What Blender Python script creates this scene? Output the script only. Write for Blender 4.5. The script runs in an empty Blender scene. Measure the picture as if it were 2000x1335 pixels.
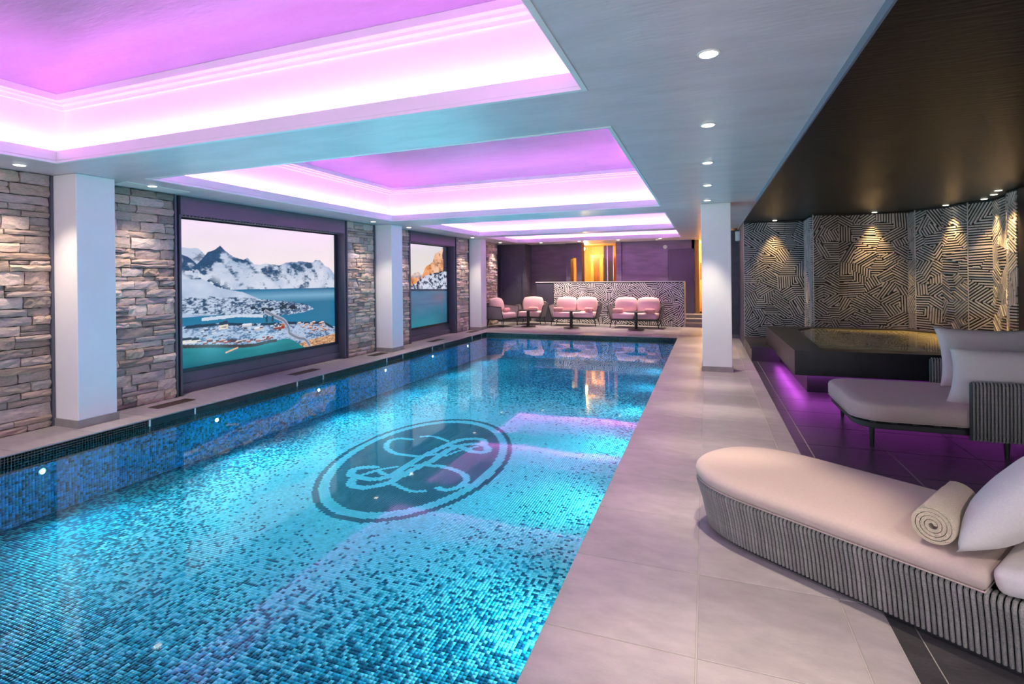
import bpy, bmesh, math, random
import numpy as np
from mathutils import Matrix, Vector
D = bpy.data
SC = bpy.context.scene
COL = SC.collection
PI = math.pi

# ------------------------------------------------------------------ camera, world, exposure
cam = D.cameras.new('camera')
cam.sensor_fit = 'HORIZONTAL'; cam.sensor_width = 36.0
cam.lens = 36.0 * 1013.0 / 2000.0
cam.shift_y = -0.0628
cam.clip_start = 0.05
camo = D.objects.new('camera', cam); COL.objects.link(camo)
yaw = math.atan2(380.0, 1013.0)
fw = Vector((-math.sin(yaw), math.cos(yaw), 0))
rt = Vector((math.cos(yaw), math.sin(yaw), 0)); up = Vector((0, 0, 1))
ro = math.radians(0.632)
rt2 = rt * math.cos(ro) - up * math.sin(ro); up2 = up * math.cos(ro) + rt * math.sin(ro)
camo.matrix_world = Matrix(((rt2.x, up2.x, -fw.x, 0), (rt2.y, up2.y, -fw.y, 0), (rt2.z, up2.z, -fw.z, 1.4), (0, 0, 0, 1)))
SC.camera = camo
W = D.worlds.new('world'); SC.world = W; W.use_nodes = True
W.node_tree.nodes['Background'].inputs[0].default_value = (0.5, 0.5, 0.6, 1)
W.node_tree.nodes['Background'].inputs[1].default_value = 0.02
SC.view_settings.view_transform = 'Standard'
SC.view_settings.look = 'None'
SC.view_settings.gamma = 1.0
SC.view_settings.use_curve_mapping = False
SC.view_settings.exposure = 1.6
SC.cycles.adaptive_threshold = 0.03
SC.cycles.max_bounces = 7; SC.cycles.diffuse_bounces = 4; SC.cycles.glossy_bounces = 3; SC.cycles.transmission_bounces = 2; SC.cycles.transparent_max_bounces = 8
SC.cycles.caustics_reflective = False; SC.cycles.caustics_refractive = False

CZ = 2.45            # grey ceiling height
BZ = 2.405           # black ceiling height
LED = (1.0, 0.21, 0.98)
LED_POWER = 60.0
WARM = (1.0, 0.82, 0.64)
SPOT_W = 52.0
POOL_LIGHT = (0.20, 0.84, 1.0)
POOL_W = 13.5
FILL_GLOW = 1.65                        # glow of the added panes behind the camera

# ------------------------------------------------------------------ helpers
def lin(c):
    return tuple(((x / 255.0) / 12.92 if x / 255.0 <= 0.04045 else ((x / 255.0 + 0.055) / 1.055) ** 2.4) for x in c)

MATS = {}
def mat(name, col=(0.8, 0.8, 0.8), rough=0.5, metal=0.0, spec=0.5, emit=None, es=0.0, noise=None, bump=None, rnd=None, coat=0.0, sheen=0.0):
    """noise=(scale,amount,stretch) brightness mottling, bump=(scale,strength,stretch), rnd=(value range) per object variation"""
    if name in MATS: return MATS[name]
    m = D.materials.new(name); m.use_nodes = True
    nt = m.node_tree; N = nt.nodes; L = nt.links
    b = N['Principled BSDF']
    b.inputs['Base Color'].default_value = (*col, 1)
    b.inputs['Roughness'].default_value = rough
    b.inputs['Metallic'].default_value = metal
    b.inputs['Specular IOR Level'].default_value = spec
    if coat: b.inputs['Coat Weight'].default_value = coat; b.inputs['Coat Roughness'].default_value = 0.15
    if sheen: b.inputs['Sheen Weight'].default_value = sheen
    if emit is not None:
        b.inputs['Emission Color'].default_value = (*emit, 1); b.inputs['Emission Strength'].default_value = es
    tc = N.new('ShaderNodeTexCoord')
    def mapped(stretch):
        mp = N.new('ShaderNodeMapping'); L.new(tc.outputs['Object'], mp.inputs['Vector'])
        mp.inputs['Scale'].default_value = stretch
        return mp.outputs['Vector']
    cur = None
    if noise:
        sc, am, st = noise
        n = N.new('ShaderNodeTexNoise'); n.inputs['Scale'].default_value = sc; n.inputs['Detail'].default_value = 6; n.inputs['Roughness'].default_value = 0.62
        L.new(mapped(st), n.inputs['Vector'])
        r = N.new('ShaderNodeMapRange'); r.inputs['From Min'].default_value = 0.28; r.inputs['From Max'].default_value = 0.72
        r.inputs['To Min'].default_value = 1 - am; r.inputs['To Max'].default_value = 1 + am
        L.new(n.outputs['Fac'], r.inputs['Value'])
        cur = r.outputs['Result']
    if rnd:
        oi = N.new('ShaderNodeObjectInfo')
        r2 = N.new('ShaderNodeMapRange'); r2.inputs['To Min'].default_value = rnd[0]; r2.inputs['To Max'].default_value = rnd[1]
        L.new(oi.outputs['Random'], r2.inputs['Value'])
        if cur is None: cur = r2.outputs['Result']
        else:
            mu = N.new('ShaderNodeMath'); mu.operation = 'MULTIPLY'; L.new(cur, mu.inputs[0]); L.new(r2.outputs['Result'], mu.inputs[1]); cur = mu.outputs[0]
    if cur is not None:
        mx = N.new('ShaderNodeVectorMath'); mx.operation = 'SCALE'; mx.inputs[0].default_value = col
        L.new(cur, mx.inputs['Scale']); L.new(mx.outputs['Vector'], b.inputs['Base Color'])
    if bump:
        sc, stg, st = bump
        n = N.new('ShaderNodeTexNoise'); n.inputs['Scale'].default_value = sc; n.inputs['Detail'].default_value = 5
        L.new(mapped(st), n.inputs['Vector'])
        bp = N.new('ShaderNodeBump'); bp.inputs['Strength'].default_value = stg; bp.inputs['Distance'].default_value = 0.01
        L.new(n.outputs['Fac'], bp.inputs['Height']); L.new(bp.outputs['Normal'], b.inputs['Normal'])
    MATS[name] = m
    return m

def attr_mat(name, rough, emit=0.0, spec=0.5):
    m = D.materials.new(name); m.use_nodes = True
    N = m.node_tree.nodes; L = m.node_tree.links; b = N['Principled BSDF']
    a = N.new('ShaderNodeAttribute'); a.attribute_name = 'tint'
    b.inputs['Roughness'].default_value = rough; b.inputs['Specular IOR Level'].default_value = spec
    if emit:
        b.inputs['Base Color'].default_value = (0.02, 0.02, 0.02, 1)
        L.new(a.outputs['Color'], b.inputs['Emission Color']); b.inputs['Emission Strength'].default_value = emit
    else:
        L.new(a.outputs['Color'], b.inputs['Base Color'])
    return m

def link(name, data, parent=None, loc=(0, 0, 0), rot=(0, 0, 0), scale=(1, 1, 1)):
    o = D.objects.new(name, data); COL.objects.link(o)
    if parent is not None: o.parent = parent
    o.location = loc; o.rotation_euler = rot; o.scale = scale
    return o
def thing(name, label, cat, loc=(0, 0, 0), rz=0.0, group=None):
    o = link(name, None, None, loc, (0, 0, rz)); o.empty_display_size = 0.1
    return tag(o, label, cat, group)
def tag(o, label=None, cat=None, group=None, kind=None):
    if label: o['label'] = label
    if cat: o['category'] = cat
    if group: o['group'] = group
    if kind: o['kind'] = kind
    return o
def struct(o, label=None):
    o['kind'] = 'structure'
    if label: o['label'] = label
    return o

class MB:
    def __init__(s): s.v = []; s.f = []
    def add(s, vs, fs):
        k = len(s.v); s.v += [tuple(p) for p in vs]; s.f += [tuple(i + k for i in q) for q in fs]; return s
    def box(s, x0, x1, y0, y1, z0, z1):
        return s.add([(x0, y0, z0), (x1, y0, z0), (x1, y1, z0), (x0, y1, z0), (x0, y0, z1), (x1, y0, z1), (x1, y1, z1), (x0, y1, z1)],
                     [(0, 3, 2, 1), (4, 5, 6, 7), (0, 1, 5, 4), (1, 2, 6, 5), (2, 3, 7, 6), (3, 0, 4, 7)])
    def prism(s, poly, z0, z1):
        n = len(poly)
        return s.add([(x, y, z0) for x, y in poly] + [(x, y, z1) for x, y in poly],
                     [tuple(range(n - 1, -1, -1)), tuple(range(n, 2 * n))] + [(i, (i + 1) % n, n + (i + 1) % n, n + i) for i in range(n)])
    def lathe(s, prof, n=24, c=(0, 0, 0)):
        vs = []; fs = []
        for r, z in prof:
            for k in range(n): a = 2 * PI * k / n; vs.append((c[0] + r * math.cos(a), c[1] + r * math.sin(a), c[2] + z))
        m = len(prof)
        for j in range(m - 1):
            for k in range(n): fs.append((j * n + k, j * n + (k + 1) % n, (j + 1) * n + (k + 1) % n, (j + 1) * n + k))
        fs.append(tuple(range(n - 1, -1, -1))); fs.append(tuple((m - 1) * n + k for k in range(n)))
        return s.add(vs, fs)
    def tube(s, pts, r, n=6):
        P = [Vector(p) for p in pts]; vs = []; fs = []
        for i, p in enumerate(P):
            t = (P[min(i + 1, len(P) - 1)] - P[max(i - 1, 0)]).normalized()
            a = t.orthogonal() if i == 0 else (a - t * a.dot(t))
            a.normalize(); b = t.cross(a); rr = r[i] if isinstance(r, (list, tuple)) else r
            for k in range(n):
                q = 2 * PI * k / n; vs.append(p + a * (rr * math.cos(q)) + b * (rr * math.sin(q)))
        for i in range(len(P) - 1):
            for k in range(n): fs.append((i * n + k, i * n + (k + 1) % n, (i + 1) * n + (k + 1) % n, (i + 1) * n + k))
        fs.append(tuple(range(n - 1, -1, -1))); fs.append(tuple((len(P) - 1) * n + k for k in range(n)))
        return s.add(vs, fs)
    def mesh(s, name, m=None, smooth=False, angle=40):
        me = D.meshes.new(name); me.from_pydata(s.v, [], s.f); me.update()
        if m: me.materials.append(m)
        if smooth:
            me.polygons.foreach_set('use_smooth', [True] * len(me.polygons))
            try: me.set_sharp_from_angle(angle=math.radians(angle))
            except Exception: pass
        return me
    def build(s, name, m, parent=None, loc=(0, 0, 0), rot=(0, 0, 0), smooth=False, angle=40):
        return link(name, s.mesh(name, m, smooth, angle), parent, loc, rot)

def rbox(name, sx, sy, sz, r, m, parent=None, loc=(0, 0, 0), rot=(0, 0, 0), seg=3, bulge=0.0):
    bm = bmesh.new(); bmesh.ops.create_cube(bm, size=1.0)
    for v in bm.verts: v.co = Vector((v.co.x * sx, v.co.y * sy, v.co.z * sz))
    bmesh.ops.bevel(bm, geom=list(bm.edges), offset=r, segments=seg, profile=0.5, affect='EDGES')
    if bulge:
        bmesh.ops.subdivide_edges(bm, edges=[e for e in bm.edges if e.calc_length() > min(sx, sy) * 0.5], cuts=7, use_grid_fill=True)
        for v in bm.verts:
            u = 2 * v.co.x / sx; w = 2 * v.co.y / sy
            if v.co.z > 0: v.co.z += bulge * max(0, 1 - u * u) * max(0, 1 - w * w)
    me = D.meshes.new(name); bm.to_mesh(me); bm.free()
    me.materials.append(m); me.polygons.foreach_set('use_smooth', [True] * len(me.polygons))
    return link(name, me, parent, loc, rot)

def np_mesh(name, V, F, m, colors=None, domain='FACE'):
    me = D.meshes.new(name)
    nv, nf = len(V), len(F); k = F.shape[1]
    me.vertices.add(nv); me.vertices.foreach_set('co', np.ascontiguousarray(V, np.float32).ravel())
    me.loops.add(nf * k); me.loops.foreach_set('vertex_index', np.ascontiguousarray(F, np.int32).ravel())
    me.polygons.add(nf); me.polygons.foreach_set('loop_start', np.arange(0, nf * k, k, dtype=np.int32))
    if m: me.materials.append(m)
    me.update(calc_edges=True)
    if colors is not None:
        a = me.attributes.new('tint', 'FLOAT_COLOR', domain)
        c = np.ones((len(colors), 4), np.float32); c[:, :3] = colors; a.data.foreach_set('color', c.ravel())
    return me

def noise2(x, y, seed=0):
    """smooth value noise on arrays"""
    xi = np.floor(x).astype(np.int64); yi = np.floor(y).astype(np.int64); xf = x - xi; yf = y - yi
    def h(a, b):
        n = (a * 374761393 + b * 668265263 + seed * 1442695041) & 0xffffffff
        n = ((n ^ (n >> 13)) * 1274126177) & 0xffffffff
        return ((n ^ (n >> 16)) & 0xffff) / 65535.0
    u = xf * xf * (3 - 2 * xf); v = yf * yf * (3 - 2 * yf)
    return (h(xi, yi) * (1 - u) + h(xi + 1, yi) * u) * (1 - v) + (h(xi, yi + 1) * (1 - u) + h(xi + 1, yi + 1) * u) * v
def fbm(x, y, seed=0, o=5):
    s = 0; a = 0.5
    for i in range(o): s = s + a * noise2(x * 2 ** i, y * 2 ** i, seed + i * 17); a *= 0.5
    return s / (1 - 0.5 ** o)

# ------------------------------------------------------------------ materials
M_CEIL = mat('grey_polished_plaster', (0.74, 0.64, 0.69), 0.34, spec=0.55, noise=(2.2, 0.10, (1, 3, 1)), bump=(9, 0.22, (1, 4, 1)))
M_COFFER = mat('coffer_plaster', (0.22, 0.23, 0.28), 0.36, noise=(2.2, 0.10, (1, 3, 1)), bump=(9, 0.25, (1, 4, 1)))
M_WHITE = mat('white_paint', (0.82, 0.82, 0.82), 0.5)
M_COVE = mat('cove_white', (0.85, 0.85, 0.86), 0.6)
M_COLUMN = mat('column_white', (0.88, 0.88, 0.88), 0.42, noise=(3, 0.02, (1, 1, 1)))
M_BLACKC = mat('dark_bronze_plaster', (0.006, 0.0045, 0.0035), 0.36, spec=0.40, noise=(1.6, 0.45, (1, 4, 1)), bump=(7, 0.35, (1, 5, 1)))
M_STONE = mat('split_stone', (0.50, 0.42, 0.36), 0.85, noise=(7, 0.30, (1, 1, 2.0)), bump=(26, 0.9, (1, 1, 2)), rnd=(0.62, 1.22))
def stone_tones():
    nt = M_STONE.node_tree; N = nt.nodes; L = nt.links
    oi = N.new('ShaderNodeObjectInfo'); mu = N.new('ShaderNodeMath'); mu.operation = 'MULTIPLY'; mu.inputs[1].default_value = 7.31
    fr = N.new('ShaderNodeMath'); fr.operation = 'FRACT'; rp_ = N.new('ShaderNodeValToRGB')
    L.new(oi.outputs['Random'], mu.inputs[0]); L.new(mu.outputs[0], fr.inputs[0]); L.new(fr.outputs[0], rp_.inputs['Fac'])
    cr = rp_.color_ramp; cr.elements[0].color = (0.54, 0.45, 0.45, 1); cr.elements[1].color = (0.72, 0.58, 0.53, 1)
    e1 = cr.elements.new(0.4); e1.color = (0.60, 0.46, 0.41, 1); e2 = cr.elements.new(0.7); e2.color = (0.68, 0.49, 0.39, 1)
    for n in N:
        if n.type == 'VECT_MATH': L.new(rp_.outputs['Color'], n.inputs[0])
stone_tones()
M_MORTAR = mat('stone_dark_joint', (0.06, 0.055, 0.05), 0.95)  # dark backing behind the stones, showing in the joints
M_TILE = mat('pale_stone_tile', (0.37, 0.335, 0.345), 0.42, noise=(5, 0.16, (1, 2.2, 1)), bump=(60, 0.12, (1, 2, 1)), rnd=(0.90, 1.08))
M_DTILE = mat('dark_slate_tile', (0.048, 0.044, 0.050), 0.36, noise=(5, 0.35, (1, 2.2, 1)), bump=(50, 0.2, (1, 2, 1)), rnd=(0.85, 1.2))
M_GROUT = mat('floor_grout', (0.42, 0.39, 0.38), 0.9)
M_SKIRT = mat('skirting_stone', (0.30, 0.28, 0.27), 0.5, noise=(8, 0.15, (1, 1, 1)))
M_NICHE = mat('niche_panel_slate_paint', (0.10, 0.10, 0.135), 0.42)
M_FRAME = mat('black_frame', (0.012, 0.014, 0.03), 0.3)
M_PURPLE = mat('aubergine_plaster', (0.085, 0.07, 0.095), 0.45, noise=(1.8, 0.28, (1, 1, 5)), bump=(8, 0.2, (1, 1, 4)))
M_DARKW = mat('charcoal_plaster', (0.07, 0.07, 0.085), 0.5, noise=(2, 0.25, (1, 1, 3)))
M_DOOR = mat('slate_door_paint', (0.075, 0.075, 0.11), 0.4)
M_DOORV = mat('violet_door_paint', (0.085, 0.06, 0.13), 0.4)
M_WOOD = mat('honey_wood', (0.55, 0.30, 0.10), 0.45, noise=(3, 0.25, (6, 1, 1)))
M_WOODD = mat('brown_wood', (0.22, 0.09, 0.035), 0.45, noise=(3, 0.25, (6, 1, 1)))
M_OCHRE = mat('ochre_plaster', (0.72, 0.50, 0.22), 0.7)
M_METAL = mat('dark_powder_coat', (0.03, 0.03, 0.035), 0.4, spec=0.5)
M_BLACKT = mat('black_table', (0.012, 0.010, 0.012), 0.3)
M_CHROME = mat('brushed_steel', (0.7, 0.7, 0.7), 0.25, metal=1.0)
M_FABRIC = mat('blush_linen', (0.54, 0.42, 0.38), 0.9, noise=(90, 0.05, (1, 1, 1)), bump=(400, 0.15, (1, 1, 1)), sheen=0.2)
M_PILLOW = mat('pale_linen', (0.66, 0.61, 0.60), 0.9, noise=(120, 0.05, (1, 1, 1)), bump=(350, 0.15, (1, 1, 1)), sheen=0.2)
M_TOWEL = mat('cream_terry', (0.72, 0.58, 0.42), 0.98, noise=(140, 0.10, (1, 1, 1)), bump=(260, 0.9, (1, 1, 1)), sheen=0.5)
M_ROPE = mat('grey_rope', (0.38, 0.36, 0.35), 0.9, noise=(160, 0.35, (1, 1, 1)), bump=(420, 0.8, (1, 1, 1)), rnd=(0.82, 1.15))
M_PINK = mat('rose_upholstery', (0.74, 0.50, 0.50), 0.85, noise=(60, 0.05, (1, 1, 1)))
M_BOLST = mat('coral_bolster', (0.72, 0.36, 0.32), 0.85)
M_TUB = mat('black_stone_slab', (0.022, 0.020, 0.025), 0.33, noise=(4, 0.35, (1, 2, 1)), bump=(30, 0.1, (1, 1, 1)))
M_VENT = mat('bronze_vent', (0.10, 0.065, 0.045), 0.45)
M_BARK = mat('relief_bar_stone', (0.44, 0.43, 0.45), 0.45, noise=(6, 0.2, (1, 1, 1)))
M_BBACK = mat('relief_backing', (0.025, 0.022, 0.022), 0.7)
M_RING = mat('downlight_ring', (0.8, 0.8, 0.78), 0.4)
M_LENS = mat('downlight_lens', (1, 1, 1), 0.4, emit=(1.0, 0.86, 0.66), es=4.5)
M_LED = mat('led_strip_magenta', (1, 1, 1), 0.5, emit=LED, es=LED_POWER)
M_LEDV = mat('led_strip_violet', (1, 1, 1), 0.5, emit=(0.80, 0.12, 1.0), es=6.5)
M_POOLLENS = mat('pool_lamp_lens', (1, 1, 1), 0.3, emit=(0.75, 0.95, 1.0), es=25.0)
M_GOLD = mat('brass_leaf', (0.55, 0.38, 0.10), 0.35, metal=0.8)

def water_mat(name, tint, wav, dist, body=None):
    m = D.materials.new(name); m.use_nodes = True
    N = m.node_tree.nodes; L = m.node_tree.links; N.remove(N['Principled BSDF'])
    out = N['Material Output']
    tr = N.new('ShaderNodeBsdfTransparent'); tr.inputs[0].default_value = (*tint, 1)
    gl = N.new('ShaderNodeBsdfGlossy'); gl.inputs['Roughness'].default_value = 0.03
    fr = N.new('ShaderNodeFresnel'); fr.inputs['IOR'].default_value = 1.25
    mx = N.new('ShaderNodeMixShader')
    tc = N.new('ShaderNodeTexCoord'); n = N.new('ShaderNodeTexNoise'); n.inputs['Scale'].default_value = wav; n.inputs['Detail'].default_value = 2
    L.new(tc.outputs['Object'], n.inputs['Vector'])
    bp = N.new('ShaderNodeBump'); bp.inputs['Strength'].default_value = 0.5; bp.inputs['Distance'].default_value = dist
    L.new(n.outputs['Fac'], bp.inputs['Height'])
    L.new(bp.outputs['Normal'], gl.inputs['Normal']); L.new(bp.outputs['Normal'], fr.inputs['Normal'])
    base = tr
    if body:
        df = N.new('ShaderNodeBsdfDiffuse'); df.inputs[0].default_value = (*body, 1)
        m2 = N.new('ShaderNodeMixShader'); m2.inputs[0].default_value = 0.7
        L.new(tr.outputs[0], m2.inputs[1]); L.new(df.outputs[0], m2.inputs[2]); base = m2
    L.new(fr.outputs[0], mx.inputs[0]); L.new(base.outputs[0], mx.inputs[1]); L.new(gl.outputs[0], mx.inputs[2])
    L.new(mx.outputs[0], out.inputs['Surface'])
    return m
M_WATER = water_mat('pool_water', (0.80, 0.96, 1.0), 1.4, 0.004)
M_TUBW = water_mat('tub_water', (0.75, 0.72, 0.45), 5.0, 0.006, body=(0.50, 0.47, 0.28))

# ------------------------------------------------------------------ pool extents
PX0, PX1, PY0, PY1 = -5.35, -0.63, 0.35, 12.3
PZ, WZ = -0.60, -0.075

# ------------------------------------------------------------------ floor with single tiles
fl = MB()
fl.box(-6.4, PX0, -2.2, 16.9, -0.16, -0.0038); fl.box(PX1, 4.2, -2.2, 16.9, -0.16, -0.0038)
fl.box(PX0, PX1, PY1, 16.9, -0.16, -0.0038); fl.box(PX0, PX1, -2.2, PY0, -0.16, -0.0038)
floor = struct(fl.build('floor', M_GROUT))
TC = {}
def tile(x0, x1, y0, y1, m, g=0.0022):
    w = round(x1 - x0, 4); h = round(y1 - y0, 4); k = (w, h, m.name)
    if k not in TC:
        b = MB(); e = 0.0025
        a, c = w / 2 - g, h / 2 - g
        b.add([(-a, -c, -0.0038), (a, -c, -0.0038), (a, c, -0.0038), (-a, c, -0.0038), (-a, -c, -e), (a, -c, -e), (a, c, -e), (-a, c, -e),
               (-a + e, -c + e, 0), (a - e, -c + e, 0), (a - e, c - e, 0), (-a + e, c - e, 0)],
              [(0, 1, 5, 4), (1, 2, 6, 5), (2, 3, 7, 6), (3, 0, 4, 7), (4, 5, 9, 8), (5, 6, 10, 9), (6, 7, 11, 10), (7, 4, 8, 11), (8, 9, 10, 11)])
        TC[k] = b.mesh('tile', m)
    return link('tile', TC[k], floor, ((x0 + x1) / 2, (y0 + y1) / 2, 0))
P = 0.57
ys = [2.58 + P * k for k in range(-8, 24)]
for a, b in ((PX1, -0.05), (-0.05, 0.52), (0.52, 0.67)):
    for y in ys:
        if y < 14.6: tile(a, b, y, min(y + P, 14.6), M_TILE)
for y in ys:
    if y + P < 15.8: tile(-6.0, PX0, y, y + P, M_TILE)
for i in range(8):
    xa = PX0 + i * 0.59
    for y in (PY1, PY1 + P, PY1 + 2 * P, PY1 + 3 * P, PY1 + 4 * P, PY1 + 5 * P):
        tile(xa, xa + 0.59, y, y + P, M_TILE)
dx = [0.67, 0.76, 1.325, 1.89, 2.455, 3.02, 3.585]
for a, b in zip(dx[:-1], dx[1:]):
    for y in ys:
        if -0.4 < y < 10.4: tile(a, b, y, y + P, M_DTILE)

# ------------------------------------------------------------------ pool basin
bs = MB()
e = 0.2
bs.box(PX0 - e, PX1 + e, PY0 - e, PY1 + e, PZ - 0.2, PZ - 0.003)
bs.box(PX0 - e, PX0 - 0.004, PY0 - e, PY1 + e, PZ - 0.003, -0.013); bs.box(PX1 + 0.004, PX1 + e, PY0 - e, PY1 + e, PZ - 0.003, -0.013)
bs.box(PX0 - 0.004, PX1 + 0.004, PY1 + 0.004, PY1 + e, PZ - 0.003, -0.013); bs.box(PX0 - 0.004, PX1 + 0.004, PY0 - e, PY0 - 0.004, PZ - 0.003, -0.013)
M_PGROUT = mat('pool_grout', (0.36, 0.62, 0.70), 0.8)
pool = struct(bs.build('pool_basin', M_PGROUT))
M_MOSAIC = attr_mat('glass_mosaic', 0.45, spec=0.08)
TS = 0.0225; GAP = 0.0018
AQUA = np.array([0.26, 0.78, 0.84]); MID = np.array([0.025, 0.36, 0.47]); DEEP = np.array([0.004, 0.10, 0.19]); EMB = np.array([0.003, 0.095, 0.165]); BLUE = np.array([0.018, 0.38, 0.76])
rng = np.random.default_rng(7)
def seg_dist(px, py, pts):
    d = np.full(px.shape, 9.0)
    for (ax, ay), (bx, by) in zip(pts[:-1], pts[1:]):
        vx, vy = bx - ax, by - ay
        t = np.clip(((px - ax) * vx + (py - ay) * vy) / (vx * vx + vy * vy + 1e-9), 0, 1)
        d = np.minimum(d, np.hypot(px - ax - t * vx, py - ay - t * vy))
    return d
def smooth_path(pts, k=5):
    out = []
    n = len(pts)
    for i in range(n - 1):
        p0, p1, p2, p3 = pts[max(i - 1, 0)], pts[i], pts[i + 1], pts[min(i + 2, n - 1)]
        for j in range(k):
            t = j / k
            out.append(tuple(0.5 * (2 * p1[c] + (p2[c] - p0[c]) * t + (2 * p0[c] - 5 * p1[c] + 4 * p2[c] - p3[c]) * t * t + (3 * p1[c] - p0[c] - 3 * p2[c] + p3[c]) * t ** 3) for c in (0, 1)))
    out.append(pts[-1]); return out
STROKES = [
 ([(-3.337, 4.302), (-3.26, 4.175), (-3.115, 4.152), (-3.0, 4.25), (-2.929, 4.38), (-2.926, 4.604), (-2.875, 4.864), (-2.844, 5.061), (-2.849, 5.34), (-2.776, 5.582), (-2.646, 5.694), (-2.501, 5.675), (-2.405, 5.554), (-2.428, 5.441), (-2.558, 5.439), (-2.757, 5.544), (-2.881, 5.547)], 0.046),
 ([(-2.536, 5.754), (-2.617, 5.868), (-2.731, 5.878), (-2.874, 5.781), (-2.947, 5.525), (-3.0, 5.206), (-3.032, 4.959), (-3.031, 4.704), (-3.037, 4.501), (-3.116, 4.377), (-3.278, 4.353), (-3.422, 4.385), (-3.497, 4.51), (-3.446, 4.598), (-3.328, 4.656)], 0.046),
 ([(-3.352, 4.376), (-3.299, 4.476), (-3.243, 4.597), (-3.115, 4.746)], 0.026),
 ([(-3.224, 4.57), (-3.1, 4.512), (-2.997, 4.482)], 0.03),
 ([(-2.941, 4.438), (-2.852, 4.596)], 0.02),
 ([(-3.473, 5.605), (-3.608, 5.608), (-3.679, 5.511), (-3.657, 5.354), (-3.533, 5.195), (-3.376, 5.1), (-3.218, 5.092), (-3.063, 5.084), (-2.968, 5.176), (-2.903, 5.219)], 0.034),
 ([(-3.405, 5.741), (-3.289, 5.8), (-3.153, 5.761), (-3.003, 5.691)], 0.028),
 ([(-2.998, 4.786), (-2.907, 4.871), (-2.83, 4.934)], 0.026),
 ([(-2.828, 4.88), (-2.67, 4.898), (-2.485, 4.856), (-2.338, 4.773), (-2.263, 4.67), (-2.232, 4.529), (-2.269, 4.429), (-2.333, 4.364), (-2.415, 4.379)], 0.036),
 ([(-2.872, 4.323), (-2.757, 4.275), (-2.629, 4.234), (-2.511, 4.275)], 0.026),
 ([(-2.776, 5.201), (-2.722, 5.383), (-2.639, 5.518), (-2.571, 5.629)], 0.022)]
def chips(cx, cy, col, name, parent, orient):
    """cx,cy tile centres on a plane; box without bottom per tile; orient maps (u,v,h)->xyz arrays"""
    n = len(cx); a = TS / 2 - GAP / 2; h = 0.003
    du = np.array([-a, a, a, -a, -a, a, a, -a]); dv = np.array([-a, -a, a, a, -a, -a, a, a]); dh = np.array([-h] * 4 + [0.0] * 4)
    U = (cx[:, None] + du).ravel(); Vv = (cy[:, None] + dv).ravel(); Hh = np.tile(dh, n)
    V = orient(U, Vv, Hh)
    F = np.array([[4, 5, 6, 7], [0, 1, 5, 4], [1, 2, 6, 5], [2, 3, 7, 6], [3, 0, 4, 7]])
    F = (F[None] + (np.arange(n) * 8)[:, None, None]).reshape(-1, 4)
    me = np_mesh(name, V, F, M_MOSAIC, np.repeat(col, 5, axis=0))
    return tag(link(name, me, parent), kind='stuff')
nx = int((PX1 - PX0) / TS); ny = int((PY1 - PY0) / TS)
gx = PX0 + (np.arange(nx) + 0.5) * (PX1 - PX0) / nx; gy = PY0 + (np.arange(ny) + 0.5) * TS
CX, CY = np.meshgrid(gx, gy); CX = CX.ravel(); CY = CY.ravel()
# ellipse of the emblem, slightly sheared
EX, EY = -2.995, 5.09
ux = CX - EX; uy = CY - EY
ex = (ux + 0.105 * uy)
EA, EB = 0.975, 1.555
def ell(g): return (ex / (EA - g)) ** 2 + (uy / (EB - g * 1.25)) ** 2 < 1
inO, in1, in2 = ell(0), ell(0.055), ell(0.150)
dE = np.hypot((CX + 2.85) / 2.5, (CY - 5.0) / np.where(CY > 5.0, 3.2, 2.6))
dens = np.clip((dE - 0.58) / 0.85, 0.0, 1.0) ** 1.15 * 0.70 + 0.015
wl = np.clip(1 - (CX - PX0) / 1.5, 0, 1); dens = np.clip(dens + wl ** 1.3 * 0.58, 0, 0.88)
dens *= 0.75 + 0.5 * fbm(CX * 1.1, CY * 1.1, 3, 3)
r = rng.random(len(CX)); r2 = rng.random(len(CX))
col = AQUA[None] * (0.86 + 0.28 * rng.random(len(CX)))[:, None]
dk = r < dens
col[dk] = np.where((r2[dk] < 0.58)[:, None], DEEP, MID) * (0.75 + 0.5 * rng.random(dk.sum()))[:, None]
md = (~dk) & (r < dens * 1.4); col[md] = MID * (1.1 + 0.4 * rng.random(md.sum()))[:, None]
jit = (0.93 + 0.14 * rng.random(len(CX)))[:, None]
col[inO] = (EMB * jit * 0.9)[inO]
col[in1] = (AQUA * jit * 0.98)[in1]
col[in2] = (EMB * jit)[in2]
st = np.zeros(len(CX), bool)
for pts, w in STROKES: st |= seg_dist(CX, CY, smooth_path(pts)) < w
st &= in2
col[st] = (AQUA * jit * 1.05)[st]
flat = lambda u, v, h: np.stack([u, v, PZ + h], 1)
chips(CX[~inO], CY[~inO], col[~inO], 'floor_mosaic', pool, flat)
em = chips(CX[inO], CY[inO], col[inO], 'emblem_mosaic', pool, flat)
em['label'] = 'dark oval mosaic emblem with a pale ring and scrolled monogram'
def wall_chips(name, u0, u1, orient, seed):
    n = int((u1 - u0) / TS); m = int(0.585 / TS)
    a = u0 + (np.arange(n) + 0.5) * (u1 - u0) / n; b = -0.012 - (np.arange(m) + 0.5) * TS
    U, V_ = np.meshgrid(a, b); U = U.ravel(); V_ = V_.ravel(); k = len(U)
    g = np.random.default_rng(seed); c = BLUE * (0.55 + 0.9 * g.random(k))[:, None]
    q = g.random(k); c[q < 0.16] = np.array([0.012, 0.15, 0.20]); c[q > 0.90] = MID
    t = V_ > -0.036; c[t] = np.array([0.02, 0.03, 0.03]) * (0.4 + 1.8 * g.random(t.sum()))[:, None]
    chips(U, V_, c, name, pool, orient)
wall_chips('wall_mosaic', PY0, PY1, lambda u, v, h: np.stack([PX0 + h + 0.0, u, v], 1), 1)
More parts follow.
